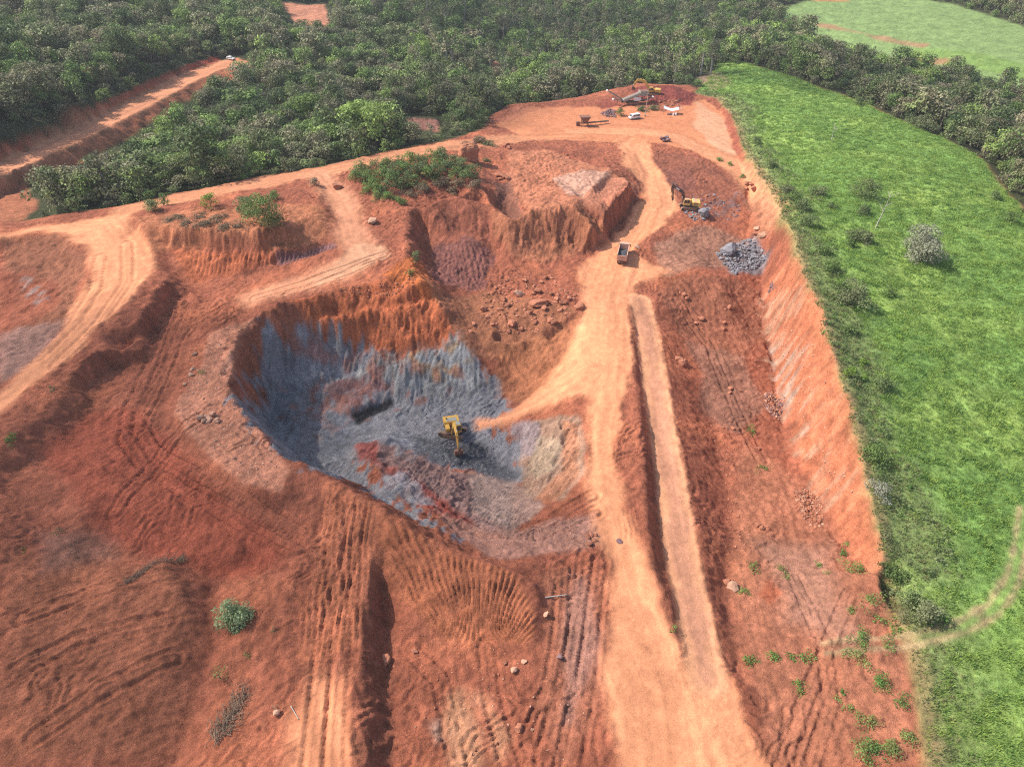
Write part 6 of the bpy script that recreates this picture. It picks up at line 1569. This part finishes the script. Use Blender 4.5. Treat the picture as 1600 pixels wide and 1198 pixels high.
# tipper truck
def tipper(loc, rz, label):
    e = empty('dump_truck', loc, rz, label, 'truck')
    MB().box((0,0,.95),(7.6,.9,.32)).box((-.4,.0,1.12),(6.4,1.1,.12)).build('chassis', DK, e)
    for x in (2.75, -1.35, -2.75):
        for sd_ in (-1, 1):
            w = MB().tube((x, sd_*.82, .52), (x, sd_*1.24, .52), .52, n=18).build('wheel', BLK, e)
            MB().tube((x, sd_*1.2, .52), (x, sd_*1.255, .52), .28, n=12).build('rim', STEEL, w)
    cab = MB().prism([(3.85,.75),(3.9,1.75),(3.6,2.85),(2.15,2.85),(2.05,.9),(3.3,.75)], -1.2, 1.2).build('cab', DUSTY, e, bevel=.06)
    MB().add([(3.93,-1.02,1.8),(3.93,1.02,1.8),(3.66,.98,2.7),(3.66,-.98,2.7)], [(0,1,2,3)]).build('windscreen', GLASS, cab)
    for sd_ in (-1, 1):
        MB().box((2.95, sd_*1.21, 2.15), (.95,.02,.7)).build('window', GLASS, cab)
        MB().box((3.55, sd_*1.42, 2.1), (.1,.28,.5)).build('mirror', BLK, cab); MB().box((3.92, sd_*.85, 1.05), (.05,.36,.22)).build('headlight', LAMP, cab)
    MB().box((2.9,0,2.9),(1.5,2.0,.1)).build('cab_roof', DUSTY, cab, bevel=.03)
    body = MB()
    body.box((-1.0,0,1.34),(5.9,2.3,.12)); 
    for sd_ in (-1, 1): body.box((-1.0, sd_*1.19, 2.15),(5.9,.1,1.6))
    body.box((1.92,0,2.3),(.1,2.3,1.8)); body.box((2.35,0,3.22),(1.0,2.48,.08))
    bd = body.build('tipper_body', DUSTY, e)
    for sd_ in (-1, 1):
        for k in range(6): MB().box((-3.6 + 1.05*k, sd_*1.27, 2.1),(.12,.07,1.5)).build('side_rib', DUSTY, bd)
        MB().box((-1.0, sd_*1.22, 2.98),(5.95,.2,.1)).build('top_rail', DUSTY, bd)
    tg = MB().box((-3.98,0,2.05),(.1,2.36,1.45)).build('tailgate', DUSTY, e)
    for k in range(4): MB().box((-4.06,0,1.5 + .38*k),(.09,2.4,.1)).build('tailgate_rib', PINK, tg)
    for sd_ in (-1, 1): MB().box((-4.0, sd_*.95, 1.05),(.06,.3,.14)).build('tail_light', REDP, e)
    MB().box((-3.9,0,.72),(.12,2.2,.16)).build('bumper', DK, e); MB().box((-1.9,0,.62),(.05,2.3,.5)).build('mudflap', BLK, e)
    n = 14; V = []; F = []
    for i in range(n+1):
        for j in range(9):
            x = -3.85 + 5.7*i/n; y = -1.1 + 2.2*j/8
            V.append((x, y, 1.75 + .75*math.exp(-((x+1.0)/1.7)**2)*(1 - (y/1.5)**2) + .07*mnoise.noise(Vector((x*2.5, y*2.5, 1)))))
    for i in range(n):
        for j in range(8): F.append((i*9+j, i*9+j+1, i*9+j+10, i*9+j+9))
    MB().add(V, F).build('ore_heap', ORELOAD, e, smooth=True)
    return e
tipper(gnd(973, 404), heading((970,414), (976,386)), 'dust coated dump truck loaded with dark ore driving up the haul road')

def car(loc, rz, label, van=False):
    e = empty('van' if van else 'car', loc, rz, label, 'van' if van else 'car')
    if van: prof = [(2.1,.35),(2.15,.9),(1.9,1.1),(1.35,1.85),(-2.0,1.9),(-2.1,.9),(-2.1,.35)]
    else: prof = [(2.1,.35),(2.15,.75),(1.1,.95),(.5,1.42),(-1.3,1.48),(-2.0,1.0),(-2.1,.8),(-2.1,.35)]
    b = MB().prism(prof, -.85, .85).build('body', WHITE, e, bevel=.06)
    for x in (1.35, -1.35):
        for sd_ in (-1, 1):
            w = MB().tube((x, sd_*.66, .32), (x, sd_*.88, .32), .33, n=14).build('wheel', BLK, e); MB().tube((x, sd_*.87, .32), (x, sd_*.892, .32), .19, n=10).build('rim', STEEL, w)
    top = 1.75 if van else 1.38; lo = 1.15 if van else .98
    wx = [(1.15,.25),(.15,-.75),(-.85,-1.8)] if van else [(.62,-.25),(-.35,-1.2)]
    for sd_ in (-1, 1):
        for a_, c_ in wx: MB().prism([(a_, lo),(a_ - (.28 if a_ == wx[0][0] else 0), top),(c_ + (0 if van else .1), top),(c_, lo)], sd_*.852, sd_*.872).build('window', GLASS, b)
        MB().box((2.12, sd_*.6, .72),(.08,.3,.14)).build('headlight', LAMP, b); MB().box((-2.1, sd_*.66, .82),(.06,.2,.18)).build('tail_light', REDP, b)
    f0, f1 = ((1.9,1.12),(1.4,1.8)) if van else ((1.08,.98),(.56,1.4))
    MB().add([(f0[0]+.03,-.72,f0[1]),(f0[0]+.03,.72,f0[1]),(f1[0]+.03,.66,f1[1]),(f1[0]+.03,-.66,f1[1])], [(0,1,2,3)]).build('windscreen', GLASS, b)
    MB().box((2.1,0,.42),(.16,1.6,.16)).box((-2.08,0,.42),(.12,1.6,.16)).build('bumper', BLK, b)
    return e
car(gnd(361, 94), math.radians(-28), 'small white car parked where the cut road ends in the woods')
car(gnd(991, 186), math.radians(205), 'small white van parked in the yard beside the light mast', van=True)

# screening plant
p = gnd(988, 163)
e = empty('screening_plant', p, math.radians(12), 'grey green mobile screening plant with raised conveyors feeding the red stockpile', 'machine')
for sd_ in (-1, 1):
    t = MB().prism([(-2.2,.15),(2.2,.15),(2.5,.5),(2.2,.9),(-2.2,.9),(-2.5,.5)], sd_*1.1 - .25, sd_*1.1 + .25).build('track', TRKM, e)
MB().box((0,0,1.15),(9.5,1.6,.4)).build('chassis', DK, e)
MB().beam((-4.2,0,1.6),(3.6,0,4.3),2.2,.9).build('screen_box', GRN, e); MB().beam((-4.0,0,2.15),(3.4,0,4.72),1.7,.2).build('screen_mesh', STEEL, e)
MB().prism([(2.8,3.2),(2.4,5.0),(5.6,5.0),(5.0,3.2)], -1.5, 1.5).build('hopper', GRN, e); MB().box((4.0,0,5.03),(2.6,2.5,.08)).build('hopper_grid', RUST, e)
MB().box((1.5,-1.25,2.1),(2.6,.5,1.2)).build('engine_box', WHITE, e)
for (a, b, nm) in [((-3.4,0,1.4),(-10.5,1.2,5.4),'main_conveyor'),((-3.0,.3,1.3),(-9.0,-2.2,2.9),'side_conveyor'),((5.0,0,1.2),(8.2,-.6,2.4),'tail_conveyor')]:
    c = MB().beam(a, b, 1.0, .3).build(nm, GRN, e); A, B = Vector(a), Vector(b)
    MB().beam(A + Vector((0,0,.2)), B + Vector((0,0,.2)), .8, .08).build('belt', BLK, c); MB().tube(B + Vector((0,-.55,0)), B + Vector((0,.55,0)), .3, n=10).build('head_drum', WHITE, c)
    MB().tube(A.lerp(B,.55), Vector((A.x*.6 + B.x*.4, A.y, 1.0)), .08, n=6).build('strut', DK, c)
for x in (-3, -.5, 2, 4.4):
    for sd_ in (-1, 1): MB().tube((x, sd_*.75, .8), (x, sd_*.95, 2.2 + (x+4)*.3), .09, n=6).build('post', DK, e)

# rusty feeder with a low conveyor beam
p = gnd(913, 197)
e = empty('rusty_feeder', p, math.radians(8), 'rusty brown hopper feeder standing alone on the orange yard', 'machine')
MB().prism([(-.7,1.6),(-1.9,3.4),(1.9,3.4),(.7,1.6)], -1.5, 1.5).build('hopper', RUST, e); MB().box((0,0,3.45),(4.0,3.2,.16)).build('hopper_rim', RUST, e)
for x in (-1.2, 1.2):
    for y in (-1.1, 1.1): MB().tube((x*1.25, y*1.2, -.2), (x*.7, y*.9, 2.2), .13, n=6).build('leg', RUST, e)
MB().box((0,0,1.2),(2.6,1.2,.5)).build('feeder_tray', DK, e); MB().box((-2.4,.4,.8),(1.3,1.1,1.5)).build('engine_box', RUST, e)
c = MB().beam((1.2,0,1.1),(9.5,1.8,.9),.8,.3).build('conveyor', RUST, e); MB().beam((1.2,0,1.3),(9.5,1.8,1.1),.6,.06).build('belt', BLK, c)
for k in range(4): MB().tube((2.5+2*k, .25+.42*k, -.3), (2.5+2*k, .25+.42*k, 1.0), .08, n=6).build('stand', RUST, c)

# light mast
p = gnd(1008, 182)
e = empty('light_mast', p, 0, 'tall thin light mast standing in the yard beside the white van', 'mast')
MB().tube((0,0,-.3),(.25,0,10.2), .14, .08, n=8).build('pole', MAT_PALEBARK, e); MB().box((0,0,.1),(.6,.6,.5)).build('footing', STEEL, e); MB().beam((-.35,0,10.1),(.75,0,10.1),.1,.1).build('crossarm', DK, e)
for x in (-.3, .7): MB().box((x,-.15,9.95),(.4,.2,.3)).build('lamp_head', STEEL, e)
# white sheet shelter
p = gnd(1047, 178)
e = empty('shelter', p, math.radians(-5), 'sagging white sheet shelter on thin posts in the yard', 'shelter')
for (x, y, h) in [(-2.6,-1,2.2),(-2.4,1.2,2.6),(.3,-1,1.3),(.4,1.2,1.5),(2.8,-1,1.9),(2.9,1.2,2.0)]: MB().tube((x,y,-.3),(x,y,h), .05, n=6).build('post', STEEL, e)
MB().add([(-2.8,-1.2,2.3),(-2.6,1.4,2.7),(.2,-1.2,1.4),(.3,1.4,1.6),(3.0,-1.2,2.0),(3.1,1.4,2.1)] + [(-2.8,-1.2,2.26),(-2.6,1.4,2.66),(.2,-1.2,1.36),(.3,1.4,1.56),(3.0,-1.2,1.96),(3.1,1.4,2.06)],
         [(0,2,3,1),(2,4,5,3),(6,7,9,8),(8,9,11,10),(0,6,8,2),(2,8,10,4),(4,10,11,5),(5,11,9,3),(3,9,7,1),(1,7,6,0)]).build('sheet', WHITE, e)
for (dx, dy) in [(-.8,-.4),(.2,-.2),(1.0,-.5)]:
    o = bpy.data.objects.new('boulder', ROCKS['purple_rock'][1]); C.objects.link(o); o.location = (p[0]+dx, p[1]+dy-1, zat(p[0]+dx, p[1]+dy-1) + .25); o.scale = (.6,.6,.6); tag(o, 'purple stone lying in front of the white sheet shelter', 'boulder', 'stones by the shelter')
for k, (dx, dy) in enumerate([(1.9,-1.9),(.9,-2.1)]):
    pp = (p[0]+dx, p[1]+dy); e = empty('plastic_drum', (pp[0], pp[1], zat(*pp)), 0, ['white plastic drum right of the purple stones at the sheet shelter','white plastic drum close beside the purple stones at the sheet shelter'][k], 'drum'); MB().tube((0,0,0),(0,0,.8), .32, .32, n=12).build('barrel', WHITE, e); MB().tube((0,0,.78),(0,0,.86), .34, .3, n=12).build('lid', WHITE, e)
for k in range(4):
    q = gnd(1056 + 3*k, 172); e = empty('marker_post', q, 0, 'thin white marker post in the short row beside the white shelter', 'post', 'white marker posts by the shelter'); MB().box((0,0,.55),(.16,.16,1.3)).build('post', WHITE, e); MB().box((0,0,1.24),(.2,.2,.08)).build('cap', WHITE, e)
# ------------------------------------------------------------------ unseen clouds added above the site to cast soft patchy shade on the ground
m_, t_, b_ = new_mat('shade_cloud_sheet')
b_.inputs['Base Color'].default_value = (.9, .9, .9, 1); b_.inputs['Roughness'].default_value = 1; b_.inputs['Specular IOR Level'].default_value = 0
tr_ = t_.nodes.new('ShaderNodeBsdfTransparent'); tl_ = t_.nodes.new('ShaderNodeBsdfTranslucent'); tl_.inputs[0].default_value = (.9, .9, .9, 1)
m1_ = t_.nodes.new('ShaderNodeMixShader'); m1_.inputs[0].default_value = .6; m2_ = t_.nodes.new('ShaderNodeMixShader'); m2_.inputs[0].default_value = .66
t_.links.new(b_.outputs[0], m1_.inputs[1]); t_.links.new(tl_.outputs[0], m1_.inputs[2]); t_.links.new(m1_.outputs[0], m2_.inputs[1]); t_.links.new(tr_.outputs[0], m2_.inputs[2])
t_.links.new(m2_.outputs[0], [n for n in t_.nodes if n.type == 'OUTPUT_MATERIAL'][0].inputs['Surface'])
def cloud(gx, gy, a, b, rot, alt, thick, seed):
    k = alt / sd.z; cx_, cy_ = gx + sd.x * k, gy + sd.y * k
    NR_, NS_ = 9, 56; V = []; F = []
    for side in (1, -1):
        for i in range(NR_ + 1):
            for j in range(NS_):
                th = 2 * math.pi * j / NS_; rho = i / NR_
                wob = 1 + .30 * mnoise.noise(Vector((math.cos(th) * 1.6 + seed, math.sin(th) * 1.6, 0))) + .16 * mnoise.noise(Vector((math.cos(th) * 5 + seed, math.sin(th) * 5, 3)))
                x, y = a * rho * wob * math.cos(th), b * rho * wob * math.sin(th)
                e_ = math.sqrt(max(0, 1 - rho * rho))
                z = thick * e_ * (1.0 if side > 0 else -.3) * (.75 + .6 * mnoise.noise(Vector((x / 22 + seed, y / 22, side))))
                V.append((x * math.cos(rot) - y * math.sin(rot), x * math.sin(rot) + y * math.cos(rot), z))
    n1_ = (NR_ + 1) * NS_
    for side in (0, 1):
        for i in range(NR_):
            for j in range(NS_):
                q = [side * n1_ + i * NS_ + j, side * n1_ + i * NS_ + (j + 1) % NS_, side * n1_ + (i + 1) * NS_ + (j + 1) % NS_, side * n1_ + (i + 1) * NS_ + j]
                F.append(q if side == 0 else q[::-1])
    o = mesh_from('cloud', V, np.array(F), m_, smooth=True); o.location = (cx_, cy_, alt)
    tag(o, kind='structure')
cloud(-86, 84, 92, 50, math.radians(14), 430, 34, 1.0)
cloud(-42, 282, 64, 30, math.radians(8), 470, 30, 5.0)
cloud(190, 318, 95, 34, math.radians(-16), 450, 32, 9.0)
cloud(40, 470, 120, 50, math.radians(5), 480, 36, 13.0)
cloud(-330, 140, 90, 60, math.radians(30), 450, 36, 17.0)
cloud(260, 90, 80, 45, math.radians(-20), 440, 30, 21.0)

# ------------------------------------------------------------------ the air between the drone and the hills
HAZE_ON = True
if HAZE_ON:
    m = bpy.data.materials.new('haze_air'); m.use_nodes = True; t = m.node_tree; t.nodes.clear()
    o_ = t.nodes.new('ShaderNodeOutputMaterial'); v_ = t.nodes.new('ShaderNodeVolumePrincipled')
    v_.inputs['Color'].default_value = (.86, .90, .95, 1); v_.inputs['Density'].default_value = .00016; v_.inputs['Anisotropy'].default_value = .2
    t.links.new(v_.outputs[0], o_.inputs['Volume'])
    zlo = float(HZ.min()) - 1.5
    zhi = max(96.0, float(HZ.max()) + 3.0)
    hb = MB().box((0, 1450, (zlo + zhi) / 2), (5400, 3700, zhi - zlo)).build('haze', m)
    tag(hb, 'thin pale air haze over the whole site', 'haze', None, 'stuff')
    scene.cycles.volume_bounces = 0
